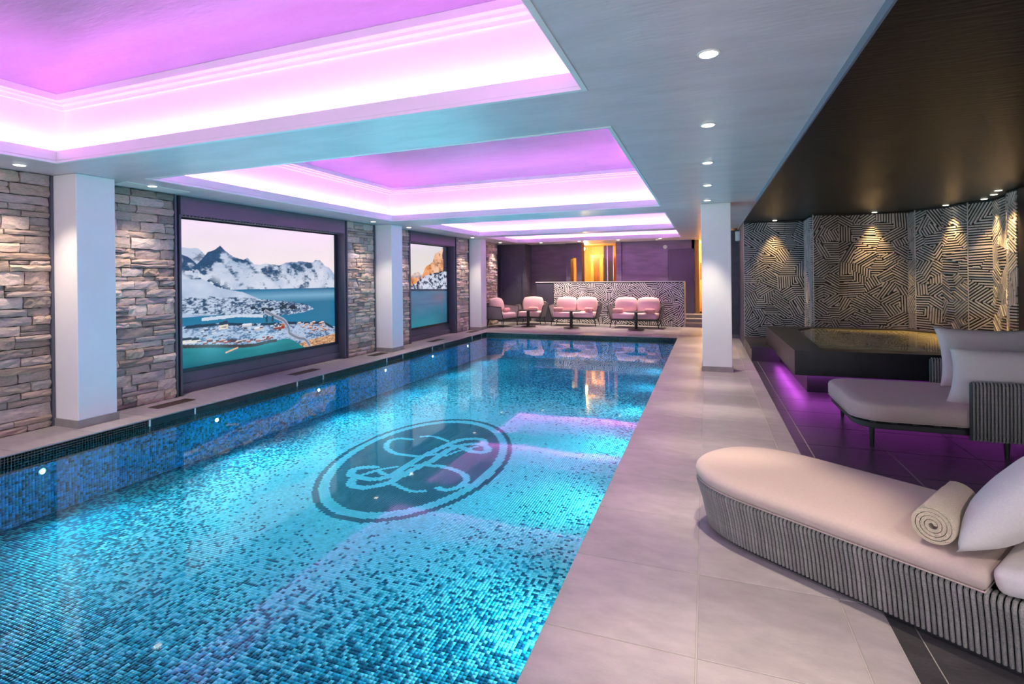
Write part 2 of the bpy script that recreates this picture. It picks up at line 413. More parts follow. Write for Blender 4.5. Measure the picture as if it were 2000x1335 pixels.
wall_chips('wall_mosaic', PY0, PY1, lambda u, v, h: np.stack([PX1 - h - 0.0, u, v], 1), 2)
wall_chips('wall_mosaic', PX0, PX1, lambda u, v, h: np.stack([u, PY1 - h - 0.0, v], 1), 3)
# water
V = [(PX0, PY0, WZ), (PX1, PY0, WZ), (PX1, PY1, WZ), (PX0, PY1, WZ)]
wb = MB(); wb.add(V, [(0, 1, 2, 3)])
tag(wb.build('pool_water', M_WATER), 'still clear turquoise water filling the long swimming pool', 'water')
# underwater lamps
def pool_lamp(x, y, z, s, label, grp):
    t = thing('pool_light', label, 'pool light', (x, y, z), 0, grp)
    b = MB(); b.lathe([(0.032, 0), (0.03, 0.006), (0.022, 0.008)], 20)
    b.build('ring', M_CHROME, t, (0, 0, 0), (0, s * PI / 2, 0), smooth=True)
    b = MB(); b.lathe([(0.021, 0.002), (0.018, 0.011), (0.008, 0.014)], 16)
    b.build('lens', M_POOLLENS, t, (0, 0, 0), (0, s * PI / 2, 0), smooth=True)
    l = D.lights.new('pool_lamp', 'SPOT'); l.energy = POOL_W * (3.2 if s > 0 else 2.0); l.color = POOL_LIGHT; l.shadow_soft_size = 0.05; l.spot_size = math.radians(170); l.spot_blend = 1.0
    link('lamp', l, t, (s * 0.03, 0, 0), (0, -s * (PI / 2 + 0.22), 0))
nm = ['nearest the camera', 'second from the camera', 'third from the camera', 'fourth from the camera', 'fifth from the camera', 'farthest from the camera']
for i in range(6):
    y = 2.74 + 1.69 * i
    pool_lamp(PX0 + 0.001, y, -0.215, 1, 'small bright underwater light in left pool wall, ' + nm[i], 'pool lights in the left wall')
    pool_lamp(PX1 - 0.001, y, -0.30, -1, 'added unseen underwater light in right pool wall below deck, ' + nm[i], 'added pool lights in the right wall')  # right-wall lamps are added, out of view, to light the basin
# skimmers under the left coping
for i, (y0, y1) in enumerate(((3.66, 4.16), (5.70, 6.22), (7.86, 8.38), (9.5, 10.0), (11.45, 12.0))):
    t = thing('pool_skimmer', 'dark skimmer slot under the left pool edge, ' + ['nearest', 'second nearest', 'middle', 'second farthest', 'farthest'][i] + ' of five', 'skimmer', (PX0, (y0 + y1) / 2, -0.05), 0, 'pool skimmers')
    h = (y1 - y0) / 2
    MB().box(0.0005, 0.004, -h, h, -0.022, 0.034).build('mouth', M_FRAME, t)
    for s in (-1, 1): MB().box(0.0005, 0.007, s * h - 0.008, s * h + 0.008, -0.03, 0.036).build('edge_trim', M_WHITE, t)

# ------------------------------------------------------------------ ceilings
HX0, HX1 = -5.34, -0.63
COVES = [(-1.6, 2.87), (3.66, 8.08), (8.95, 11.9), (12.4, 14.75)]
cb = MB()
G = 0.13
def ceil_piece(x0, x1, y0, y1): cb.box(x0, x1, y0, y1, CZ, CZ + 0.05)
ceil_piece(-6.6, HX0, -2.2, 16.9); ceil_piece(HX1, 0.665, -2.2, 12.62); ceil_piece(HX1, 1.2, 12.62, 16.9)
prev = -2.2
for a, b in COVES: ceil_piece(HX0, HX1, prev, a); prev = b
ceil_piece(HX0, HX1, prev, 16.9)
ceiling = struct(cb.build('ceiling', M_CEIL))
def ring(b, x0, x1, y0, y1, t, z0, z1):
    """rectangular ring, inner edge given, thickness t outwards"""
    b.box(x0 - t, x1 + t, y0 - t, y0, z0, z1); b.box(x0 - t, x1 + t, y1, y1 + t, z0, z1)
    b.box(x0 - t, x0, y0, y1, z0, z1); b.box(x1, x1 + t, y0, y1, z0, z1)
    return b
UZ = 3.06
for a, b in COVES:
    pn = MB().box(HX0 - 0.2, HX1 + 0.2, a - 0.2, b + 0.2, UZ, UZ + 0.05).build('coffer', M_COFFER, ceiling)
    ring(MB(), HX0 + 0.006, HX1 - 0.006, a + 0.006, b - 0.006, 0.022, CZ + 0.022, CZ + 0.105).build('cove_lip', M_COVE, pn)
    ring(MB(), HX0 + 0.014, HX1 - 0.014, a + 0.014, b - 0.014, 0.030, CZ - 0.004, CZ + 0.018).build('lip_bead', M_COVE, pn)
    ring(MB(), HX0 - G, HX1 + G, a - G, b + G, 0.03, CZ + 0.05, UZ).build('cove_wall', M_COVE, pn)
    for k, (ins, z0, z1) in enumerate(((0.03, 2.955, 2.985), (0.075, 2.985, 3.005), (0.12, 3.005, UZ))):
        ring(MB(), HX0 - G + ins, HX1 + G - ins, a - G + ins, b + G - ins, ins, z0, z1).build('moulding', M_COVE, pn)
    s = 0.0165
    lb = MB()
    for x0, x1, y0, y1 in ((HX0 - s, HX1 + s, b + s, b + s + 0.004), (HX0 - s, HX1 + s, a - s - 0.004, a - s)):
        lb.box(x0, x1, y0, y1, CZ + 0.066, CZ + 0.082)
    for x0, x1 in ((HX0 - s - 0.004, HX0 - s), (HX1 + s, HX1 + s + 0.004)): lb.box(x0, x1, a - s, b + s, CZ + 0.066, CZ + 0.082)
    lb.build('led_strip', M_LED, pn)
bc = MB(); bc.box(0.668, 4.3, -2.2, 12.6, BZ, BZ + 0.10)
struct(bc.build('ceiling_dark', M_BLACKC))
struct(MB().box(0.656, 0.6675, -2.2, 12.6, BZ - 0.002, CZ + 0.05).build('trim_1', mat('fascia_blue_grey', (0.16, 0.19, 0.25), 0.4)))

# ------------------------------------------------------------------ downlights
def downlight(x, y, z, label, grp, power=SPOT_W, ang=50, color=WARM, r=0.042, blend=0.6, aim=None):
    t = thing('downlight', label, 'ceiling light', (x, y, z), 0, grp)
    MB().lathe([(r * 1.28, 0.0), (r * 1.25, -0.004), (r * 1.02, -0.005), (r * 1.0, 0.0)], 24).build('ring', M_RING, t, smooth=True)
    MB().lathe([(r, -0.0055), (r * 0.92, -0.0075), (r * 0.5, -0.008)], 24).build('lens', M_LENS, t, smooth=True)
    l = D.lights.new('downlight_lamp', 'SPOT'); l.energy = power; l.color = color; l.spot_size = math.radians(ang); l.spot_blend = blend; l.shadow_soft_size = 0.03
    o = link('lamp', l, t, (0, 0, -0.03))
    if aim: o.rotation_euler = Vector((0, 0, -1)).rotation_difference(Vector(aim)).to_euler()
ord_ = ['nearest', 'second', 'third', 'fourth', 'fifth', 'sixth', 'seventh', 'eighth']
for i, y in enumerate((2.63, 3.87, 5.16, 6.45, 7.74, 9.05, 10.35, 11.65)):
    downlight(0.02, y, CZ, 'round warm downlight in the row above the right poolside deck, %s from the camera' % ord_[i], 'downlights over the right deck')
for i, y in enumerate((0.1, 1.38)):  # lamps added out of view, carrying on the deck row
    downlight(0.02, y, CZ, 'added unseen downlight above the near deck, %s' % ('nearest the front wall', 'second from the front wall')[i], 'downlights over the right deck')
for x, lb in ((1.5, 'left'), (2.7, 'right')):  # two lamps added out of view to brighten the lounge furniture
    downlight(x, 0.9, BZ, 'added unseen downlight in the dark ceiling over the near lounge, %s one' % lb, 'added downlights over the lounge', power=36, ang=130, blend=1.0, color=(1.0, 0.86, 0.78))
for i, (x, y, lb) in enumerate(((-5.70, 2.78, 'above the leftmost stone panel'), (-5.69, 3.95, 'in the white plate above the second stone panel'), (-5.68, 7.97, 'left of the second white column'), (-5.68, 9.18, 'right of the second white column'), (-5.68, 12.25, 'left of the third white column'), (-5.75, 14.35, 'above the last narrow stone panel'))):
    downlight(x, y, CZ, 'round warm downlight grazing the stone wall, ' + lb, 'downlights along the stone wall', power=32, ang=84, blend=0.9)
for i, x in enumerate((-4.68, -3.5, -2.36, -1.2)):
    downlight(x, 15.0, CZ, 'tiny downlight in front of the back wall, %s from the left' % ['first', 'second', 'third', 'fourth'][i], 'downlights at the back wall', power=70, ang=95)
MB().box(-0.13, 0.13, -0.36, 0.36, -0.006, 0.0).build('ceiling_plate', M_WHITE, None, (-5.80, 4.02, CZ)).update_tag()
tag(D.objects['ceiling_plate'], 'flat white access plate on the ceiling above the second stone panel', 'ceiling plate')

# ------------------------------------------------------------------ left wall: backing, stone panels, columns, murals
struct(MB().box(-6.6, -6.32, -2.2, 16.9, -0.16, CZ).build('wall_left', M_DARKW))
struct(MB().box(-6.6, 4.2, -2.5, -2.2, -0.16, 3.1).build('wall_front', M_DARKW))
# glowing panes added as windows behind the camera to light camera-facing sides
M_FILLP = mat('added_fill_pane', (0.5, 0.5, 0.5), 0.1, emit=(0.93, 0.95, 1.0), es=FILL_GLOW)
for k, xw in enumerate((-4.6, -2.1, 0.4, 2.6)):
    hw_ = 1.05 if k < 3 else 0.8
    wn = struct(MB().box(-hw_, hw_, 0, 0.01, 0.55, 1.95).build('window_%d' % (k + 1), M_FILLP, None, (xw, -2.199, 0)))
    f_ = MB(); f_.box(-hw_ - 0.05, hw_ + 0.05, 0, 0.05, 0.50, 0.55); f_.box(-hw_ - 0.05, hw_ + 0.05, 0, 0.05, 1.95, 2.00)
    for q in (-hw_ - 0.025, 0, hw_ + 0.025): f_.box(q - 0.025, q + 0.025, 0.0, 0.05, 0.55, 1.95)
    f_.build('window_frame', M_FRAME, wn)
random.seed(11)
STONES = []
for k in range(18):
    nu, nv = 6, 4; rr = random.Random(100 + k)
    vs = []; fs = []
    for j in range(nv):
        for i in range(nu):
            u = i / (nu - 1); v = j / (nv - 1)
            edge = (i in (0, nu - 1)) + (j in (0, nv - 1))
            x = rr.uniform(-0.22, 0.22) + (0 if not edge else -0.22 * edge)
            uu = u + (rr.uniform(-0.03, 0.03) if 0 < i < nu - 1 else rr.uniform(-0.012, 0.012)); vv = v + (rr.uniform(-0.07, 0.07) if 0 < j < nv - 1 else rr.uniform(-0.055, 0.055))
            vs.append((1 + x, uu, vv))
    for j in range(nv - 1):
        for i in range(nu - 1): a = j * nu + i; fs.append((a, a + 1, a + nu + 1, a + nu))
    bd = [i for i in range(nu)] + [j * nu + nu - 1 for j in range(1, nv)] + [(nv - 1) * nu + i for i in range(nu - 2, -1, -1)] + [j * nu for j in range(nv - 2, 0, -1)]
    base = len(vs)
    for q in bd: vs.append((-0.6, vs[q][1], vs[q][2]))
    n = len(bd)
    for q in range(n): fs.append((bd[q], base + q, base + (q + 1) % n, bd[(q + 1) % n]))
    b = MB(); b.add(vs, fs); STONES.append(b.mesh('stone', M_STONE))
def stone_panel(y0, y1, label, seed, xface=-6.0, hmin=0.05, hmax=0.128):
    t = thing('stone_panel', label, 'stone wall', (xface, (y0 + y1) / 2, 0), 0, 'stone cladding panels')
    w = (y1 - y0) / 2
    MB().box(-0.30, -0.045, -w, w, 0, CZ - 0.002).build('backing', M_MORTAR, t)
    R = random.Random(seed)
    def put(a, b, z, h):
        o = link('stone', R.choice(STONES), t, (-0.04, a + 0.0035, z + 0.003), (0, 0, 0), (R.uniform(0.020, 0.054), b - a - 0.007, h - 0.006))
    z = 0.0
    top = CZ - 0.006
    while z < top - 0.02:
        h = R.uniform(hmin, hmax)
        if top - z - h < 0.05: h = top - z
        a = -w; off = R.uniform(0.05, 0.3)
        first = True
        while a < w - 1e-6:
            L_ = R.uniform(0.14, 0.42) if not first else off + 0.08
            first = False
            b = min(a + L_, w)
            if w - b < 0.07: b = w
            if h > 0.095 and R.random() < 0.42:
                k = R.uniform(0.35, 0.65) * h; c = a + (b - a) * R.uniform(0.35, 0.65)
                put(a, b, z, k)
                if R.random() < 0.4 and b - a > 0.2: put(a, c, z + k, h - k); put(c, b, z + k, h - k)
                else: put(a, b, z + k, h - k)
            else: put(a, b, z, h)
            a = b
        z += h
    for s in (-1, 1): MB().box(-0.30, 0.008, s * (w + 0.012) - 0.010, s * (w + 0.012) + 0.010, 0, CZ - 0.002).build('edge_strip', M_NICHE, t)
stone_panel(1.60, 3.165, 'rough split stone cladding panel left of the nearest white column', 1)
stone_panel(3.60, 4.43, 'split stone cladding panel between nearest white column and the large mural', 2)
stone_panel(7.64, 8.44, 'split stone cladding panel between the large mural and the second column', 3)
stone_panel(8.95, 9.70, 'narrow sliver of stone cladding between second column and the small mural', 4)
stone_panel(11.95, 12.68, 'split stone cladding panel between the small mural and the third column', 5)
stone_panel(13.2, 14.72, 'bright spotlit stone cladding strip beyond the third column', 6)

def column(x0, x1, y0, y1, label):
    t = thing('column', label, 'column', ((x0 + x1) / 2, (y0 + y1) / 2, 0), 0, 'square white columns')
    a, b = (x1 - x0) / 2, (y1 - y0) / 2
    bm = MB().box(-a, a, -b, b, 0.0, CZ - 0.001).build('shaft', M_COLUMN, t)
    md = bm.modifiers.new('bevel', 'BEVEL'); md.width = 0.006; md.segments = 2
    ring(MB(), -a - 0.0005, a + 0.0005, -b - 0.0005, b + 0.0005, 0.012, 0.0, 0.075).build('skirting', M_SKIRT, t)
column(-6.02, -5.65, 3.19, 3.54, 'white square column nearest the camera, beside the leftmost stone panel')
column(-6.02, -5.65, 8.50, 8.88, 'white square column between the large and small murals')
column(-6.02, -5.68, 12.76, 13.12, 'white square column at the far left end of the pool')
column(-0.068, 0.335, 8.10, 8.50, 'white square column standing alone on the right deck')

# murals -----------------------------------------------------------
def lerp(a, b, t): return a * (1 - t) + b * t
def srgb(*c): return np.array(lin(c))
def paint_fjord(U, V):
    n1 = fbm(U * 9, V * 9, 5); n2 = fbm(U * 30, V * 34, 9); n3 = fbm(U * 90, V * 150, 21, 3)
    C = np.zeros(U.shape + (3,))
    t = np.clip((V - 0.6) / 0.4, 0, 1)[..., None]
    C[:] = lerp(srgb(250, 238, 236), srgb(238, 226, 240), t) * (0.97 + 0.06 * n1[..., None])
    ridge = np.interp(U, [0, .02, .072, .107, .133, .1, .155], [.81, .815, .812, .814, .78, .75, .75]) if False else None
    def layer(xs, ys, amp, s): return np.interp(U, xs, ys) + amp * (fbm(U * 26, U * 0 + s, s, 4) - 0.5)
    far = layer([0, .021, .072, .107, .133, .17, 1], [.80, .815, .812, .815, .78, .70, .60], .015, 31)
    m = V < far
    snow = srgb(196, 206, 226); rock = srgb(38, 74, 110)
    C[m] = lerp(snow, rock, np.clip((n2 - 0.52) * 5, 0, 0.7)[..., None])[m]
    main = layer([0, .02, .06, .10, .155, .19, .217, .245, .269, .304, .347, .371, .408, .451, .482, .515, .565, .629, .713, .748, .80, .821, .84, .878, .916, .955, 1.0],
                 [.76, .765, .745, .705, .782, .81, .838, .80, .776, .753, .746, .756, .709, .706, .722, .715, .709, .733, .745, .74, .735, .737, .757, .757, .719, .694, .64], .014, 41)
    m = V < main
    depth = main - V
    steep = np.clip(1 - depth / 0.17, 0, 1)
    left = np.clip((0.40 - U) / 0.25, 0, 1)
    dia = fbm(U * 20 + V * 16, V * 9 - U * 12, 77)
    rk = np.clip((dia * 0.45 + n2 * 0.35 + n3 * 0.2 - 0.535 + 0.26 * steep * (0.35 + 0.65 * left) + 0.10 * np.exp(-((U - 0.72) / 0.09) ** 2) * steep) * 7, 0, 1)
    valley = np.clip(1 - np.abs(V - (0.69 - (U - 0.02) * 0.80)) / (0.055 + 0.10 * U), 0, 1) * (U < 0.27)
    rk = np.clip(rk + valley * 1.1 * (n2 > 0.40), 0, 1)
    sn = lerp(srgb(150, 176, 210), srgb(216, 222, 236), np.clip(n1 * 1.6 - 0.2 + 0.4 * (1 - steep), 0, 1)[..., None])
    C[m] = lerp(sn, lerp(srgb(28, 66, 104), srgb(70, 110, 146), n3[..., None]), rk[..., None])[m]
    lake = 0.522 - 0.012 * U
    m = (V < lake)
    w = np.clip((lake - V) / 0.13, 0, 1)[..., None]
    wat = lerp(lerp(srgb(42, 118, 160), srgb(132, 178, 206), np.clip(w * 2.2, 0, 1)), srgb(48, 128, 166), np.clip(w * 2 - 0.9, 0, 1))
    C[m] = (wat * (0.92 + 0.16 * fbm(U * 6, V * 60, 8, 3)[..., None]))[m]
    sl = V < np.interp(U, [0, .03, .21, .34, .44], [.70, .68, .535, .50, .44]) + .012 * (n2 - .5)
    m = sl & (V > 0.34) & (U < 0.43) & (V < 0.60)
    C[m] = lerp(srgb(206, 216, 234), srgb(150, 174, 206), np.clip(n1 * 1.4 - .3, 0, 1)[..., None])[m]
    itop = np.interp(U, [0, .21, .415, .60, .77, .825, .83], [.47, .472, .445, .412, .37, .335, .30]); ibot = np.interp(U, [0, .15, .41, .56, .73, .82, .83], [.365, .352, .305, .296, .304, .325, .34])
    m = (V < itop + .02 * (n2 - .5)) & (V > ibot + .012 * (n3 - .5)) & (U < 0.83)
    isl = lerp(srgb(196, 210, 230), srgb(62, 90, 124), np.clip((n3 * .62 + n2 * .38 - .47 + .07 * (U > .2) * (V < .43)) * 6, 0, 1)[..., None])
    C[m] = isl[m]
    m = (np.abs(V - np.interp(U, [.12, .3, .5], [.318, .325, .30])) < .008 * (1 + n2)) & (U > .12) & (U < .46); C[m] = srgb(208, 218, 234)
    for (a, b_, c, d) in ((.49, .352, .06, .03), (.60, .37, .035, .035), (.66, .355, .04, .025), (.40, .375, .03, .02)):
        m = (((U - a) / c) ** 2 + ((V - b_) / d) ** 2 < .55 + 1.3 * (n3 - .5)); C[m] = lerp(srgb(20, 36, 54), srgb(60, 80, 100), n2[..., None])[m]
    ttop = np.interp(U, [0, .21, .41, .66, .91, .98, 1], [.285, .284, .254, .232, .200, .15, .15]); tbot = np.interp(U, [0, .17, .335, .41, .50, .62, .67, .724, .75, 1.0], [.155, .125, .092, .086, .096, .10, .073, .02, 0, 0])
    m = (V < ttop + .016 * (n2 - .5)) & (V > tbot + .010 * (n3 - .5))
    twn = lerp(srgb(186, 202, 226), srgb(84, 116, 156), np.clip((n3 * .55 + n2 * .45 - .47) * 6, 0, 1)[..., None])
    C[m] = twn[m]
    ml = m & (V > ttop - .020) & (n2 > .40); C[ml] = (srgb(40, 58, 82) * (0.7 + n3[..., None]))[ml]
    ws = V < np.interp(U, [.62, .75, 1], [.0, .055, .08]); mw = m & ws & (U > .7); C[mw] = lerp(srgb(232, 196, 156), srgb(150, 84, 48), np.clip(n3 * 2 - .6, 0, 1)[..., None])[mw]
    bay = V < tbot
    C[bay] = lerp(srgb(14, 92, 118), srgb(52, 146, 150), np.clip(.9 - (tbot - V) * 4 + .5 * (fbm(U * 5, V * 40, 14, 3) - .5), 0, 1)[..., None])[bay]
    q = (np.abs(V - tbot) < .012) & (U < .55); C[q] = lerp(srgb(34, 26, 34), srgb(96, 56, 50), n3[..., None])[q]
    def house(u, v, w, h, wall, roof):
        m = (np.abs(U - u) < w) & (V > v) & (V < v + h); C[m] = srgb(*wall)
        m = (V >= v + h) & (V < v + h * 1.75) & (np.abs(U - u) < w * 1.1 - (V - v - h) * 0.35 * w / h); C[m] = srgb(*roof)
    R = random.Random(4)
    house(.231, .235, .024, .03, (236, 228, 214), (60, 72, 96)); house(.243, .235, .012, .034, (226, 216, 200), (60, 72, 96))
    for k in range(6): m = (np.abs(U - (.212 + .0075 * k)) < .0018) & (np.abs(V - .250) < .006); C[m] = srgb(70, 84, 110)
    house(.363, .235, .028, .014, (214, 206, 204), (232, 234, 244)); house(.432, .195, .026, .016, (200, 190, 190), (238, 238, 246))
    house(.56, .185, .030, .016, (150, 70, 50), (240, 228, 224)); house(.592, .185, .012, .024, (168, 66, 40), (190, 120, 90))
    for u, v in ((.056, .165), (.03, .165), (.09, .16)): house(u, v, .018, .022, (232, 226, 220), (52, 60, 84))
    for k in range(15):
        u = .14 + .29 * k / 14 + R.uniform(-.006, .006); house(u, np.interp(u, [.14, .335, .43], [.142, .105, .105]) + R.uniform(0, .02), R.uniform(.009, .018), R.uniform(.009, .015), R.choice(((150, 70, 58), (128, 70, 62), (170, 96, 78), (96, 52, 52))), R.choice(((228, 214, 214), (90, 70, 80), (210, 196, 200))))
    for k in range(12):
        house(.45 + R.uniform(0, .08), .105 + R.uniform(0, .035), R.uniform(.007, .013), R.uniform(.008, .013), R.choice(((150, 74, 58), (120, 60, 54))), (222, 206, 206))
    for k in range(16):
        house(.70 + R.uniform(0, .20), .150 + R.uniform(0, .06), R.uniform(.008, .015), R.uniform(.006, .012), R.choice(((164, 110, 96), (196, 160, 148), (130, 78, 68))), (236, 216, 212))
    for k in range(10): house(.80 + R.uniform(0, .16), .105 + R.uniform(0, .035), R.uniform(.007, .013), R.uniform(.006, .012), (160, 100, 80), (216, 196, 190))
    for k in range(22): house(R.uniform(.04, .60), R.uniform(.16, .24), R.uniform(.005, .011), R.uniform(.005, .009), R.choice(((60, 74, 100), (210, 206, 210), (120, 84, 84))), R.choice(((226, 230, 240), (60, 76, 104))))
    road = seg_dist(U, V * 0.64, [(x, y * 0.64) for x, y in smooth_path([(.478, .337), (.55, .285), (.601, .248), (.632, .18), (.64, .139), (.70, .09), (.751, .069), (.786, .012)])])
    m = road < .011; C[m] = srgb(196, 190, 204); m = road < .0065; C[m] = srgb(128, 140, 160)
    for u in (.485, .522): m = (np.abs(U - u) < .007) & (V < .30) & (V > .252); C[m] = srgb(58, 80, 104)
    m = (np.abs(V - (.066 + (U - .25) * .35)) < .006) & (U > .24) & (U < .31); C[m] = srgb(228, 188, 158)
    return C ** 1.16
def paint_peak(U, V):
    n1 = fbm(U * 6, V * 9, 5); n2 = fbm(U * 16, V * 28, 9); n3 = fbm(U * 34, V * 60, 21, 3)
    C = np.zeros(U.shape + (3,)); C[:] = lerp(srgb(236, 226, 218), srgb(214, 214, 220), np.clip(V * 1.6 - .7, 0, 1)[..., None])
    far = np.interp(U, [0, .142, .256, .358, .5], [.56, .646, .669, .632, .5]) + .02 * (n2 - .5)
    m = V < far; C[m] = lerp(srgb(226, 202, 188), srgb(140, 140, 158), np.clip(n2 * 2.2 - .7, 0, 1)[..., None])[m]
    pk = np.interp(U, [.34, .436, .53, .625, .66, .692, .78, .861, .932, 1], [.60, .724, .76, .80, .87, .905, .93, .96, 1.02, 1.03]) + .02 * (n3 - .5)
    m = V < pk
    C[m] = lerp(lerp(srgb(232, 150, 84), srgb(240, 206, 180), np.clip(n1 * 2 - .6, 0, 1)[..., None]), srgb(140, 84, 60), np.clip(n2 * 3 - 1.5, 0, 1)[..., None])[m]
    dk = m & (U > .9 + .08 * (n2 - .5)); C[dk] = (srgb(50, 50, 66) * (0.7 + n3[..., None]))[dk]
    low = np.interp(U, [0, .2, .403, .654, 1], [.47, .53, .62, .65, .69]) + .03 * (n2 - .5)
    m = V < low; C[m] = lerp(srgb(206, 216, 236), srgb(20, 40, 72), np.clip((n2 * .6 + n3 * .4 - .46 + .5 * np.clip(V - .55, 0, 1)) * 7, 0, 1)[..., None])[m]
    sea = .455 - .025 * U; m = V < sea
    s = lerp(lerp(srgb(34, 92, 132), srgb(70, 120, 156), fbm(U * 3, V * 30, 3, 3)[..., None]), srgb(24, 124, 146), np.clip((.28 - V) / .25, 0, 1)[..., None])
    s = lerp(s, srgb(120, 92, 110), (np.clip(1 - np.abs(U - .8) / .25, 0, 1) * np.clip(1 - np.abs(V - .34) / .12, 0, 1) * .7)[..., None])
    s = lerp(s, srgb(56, 64, 92), (np.clip((U - .6) / .4, 0, 1) * np.clip((.3 - V) / .3, 0, 1) * .8)[..., None])
    C[m] = s[m]
    q = np.abs(V - sea) < .012; C[q] = srgb(30, 46, 74)
    return C
M_PRINT = attr_mat('backlit_print', 0.18, emit=0.33, spec=0.35)
def mural(y0, y1, py0, py1, paint, nu, nv, label, title):
    """niche from y0..y1, print from py0..py1"""
    t = thing('mural_lightbox', label, 'wall mural', (-6.15, (y0 + y1) / 2, 0))
    c = (y0 + y1) / 2; w = (y1 - y0) / 2
    u = np.linspace(0, 1, nu + 1); v = np.linspace(0, 1, nv + 1); U, V = np.meshgrid(u, v)
    z0, z1 = 0.30, 2.18
    C = paint(U, V).reshape(-1, 3)
    VV = np.stack([np.full(U.size, -0.012), (py0 + U * (py1 - py0) - c).ravel(), (z0 + V * (z1 - z0)).ravel()], 1)
    i, j = np.meshgrid(np.arange(nu), np.arange(nv)); k = (j * (nu + 1) + i).ravel()
    F = np.stack([k, k + 1, k + nu + 2, k + nu + 1], 1)
    o = link('photo_print', np_mesh('photo_print', VV, F, M_PRINT, C, 'POINT'), t); o['label'] = title
    a, b = py0 - c, py1 - c
    MB().box(-0.06, -0.014, a - 0.06, b + 0.06, z0 - 0.05, z1 + 0.05).build('light_box', M_FRAME, t)
    fr = MB(); q = 0.042
    fr.box(-0.014, 0.012, a - q, b + q, z0 - q, z0); fr.box(-0.014, 0.012, a - q, b + q, z1, z1 + 0.03)
    fr.box(-0.014, 0.012, a - q, a, z0, z1); fr.box(-0.014, 0.012, b, b + q, z0, z1)
    fr.build('frame', M_FRAME, t)
    MB().box(-0.06, 0.15, -w, w, 2.218, CZ - 0.002).build('header_panel', M_NICHE, t)
    rb = MB()
    n = int((y1 - y0) / 0.05)
    for k in range(n): rb.box(-0.01, 0.14, -w + 0.05 * k + 0.01, -w + 0.05 * k + 0.035, 2.20, 2.2175)
    tag(rb.build('header_grille', M_NICHE, t), kind='stuff')
    for s in (-1, 1): MB().box(-0.10, 0.14, s * w - 0.012, s * w + 0.012, 0, 2.2175).build('jamb', M_NICHE, t)
    MB().box(-0.10, -0.016, -w + 0.013, w - 0.013, 0, z0 - 0.051).build('lower_panel', M_NICHE, t)
    MB().box(-0.016, 0.022, -w + 0.013, w - 0.013, 0, 0.115).build('lower_plinth', M_NICHE, t)
    MB().box(-0.16, -0.10, -w, w, 0, CZ - 0.002).build('back_board', M_FRAME, t)
mural(4.51, 7.58, 4.55, 7.48, paint_fjord, 420, 300, 'large backlit photo mural of snowy mountains, fjord and fishing village', 'printed photo of snowy peaks above a fjord village')
mural(9.76, 11.88, 9.85, 11.71, paint_peak, 150, 220, 'smaller backlit photo mural of an orange peak above dark sea', 'printed photo of a sunlit orange peak over a calm sea')

# floor vents along the stone wall
for i, (y0, y1) in enumerate(((3.98, 4.40), (6.02, 6.52), (7.95, 8.35), (10.1, 10.6), (12.1, 12.6))):
    t = thing('floor_vent', 'long bronze vent grille in the left poolside tiles, ' + ['nearest', 'second nearest', 'middle', 'second farthest', 'farthest'][i] + ' of five', 'vent', (-5.74, (y0 + y1) / 2, 0.0), 0, 'floor vents')
    h = (y1 - y0) / 2
    ring(MB(), -0.07, 0.07, -h, h, 0.012, 0.0002, 0.006).build('frame', M_VENT, t)
    MB().box(-0.07, 0.07, -h, h, 0.0002, 0.0012).build('pan', M_FRAME, t)
    sm = MB().box(-0.005, 0.005, -h, h, 0.0012, 0.005).mesh('slat', M_VENT)
    for k in range(7): link('slat', sm, t, (-0.06 + 0.02 * k, 0, 0))

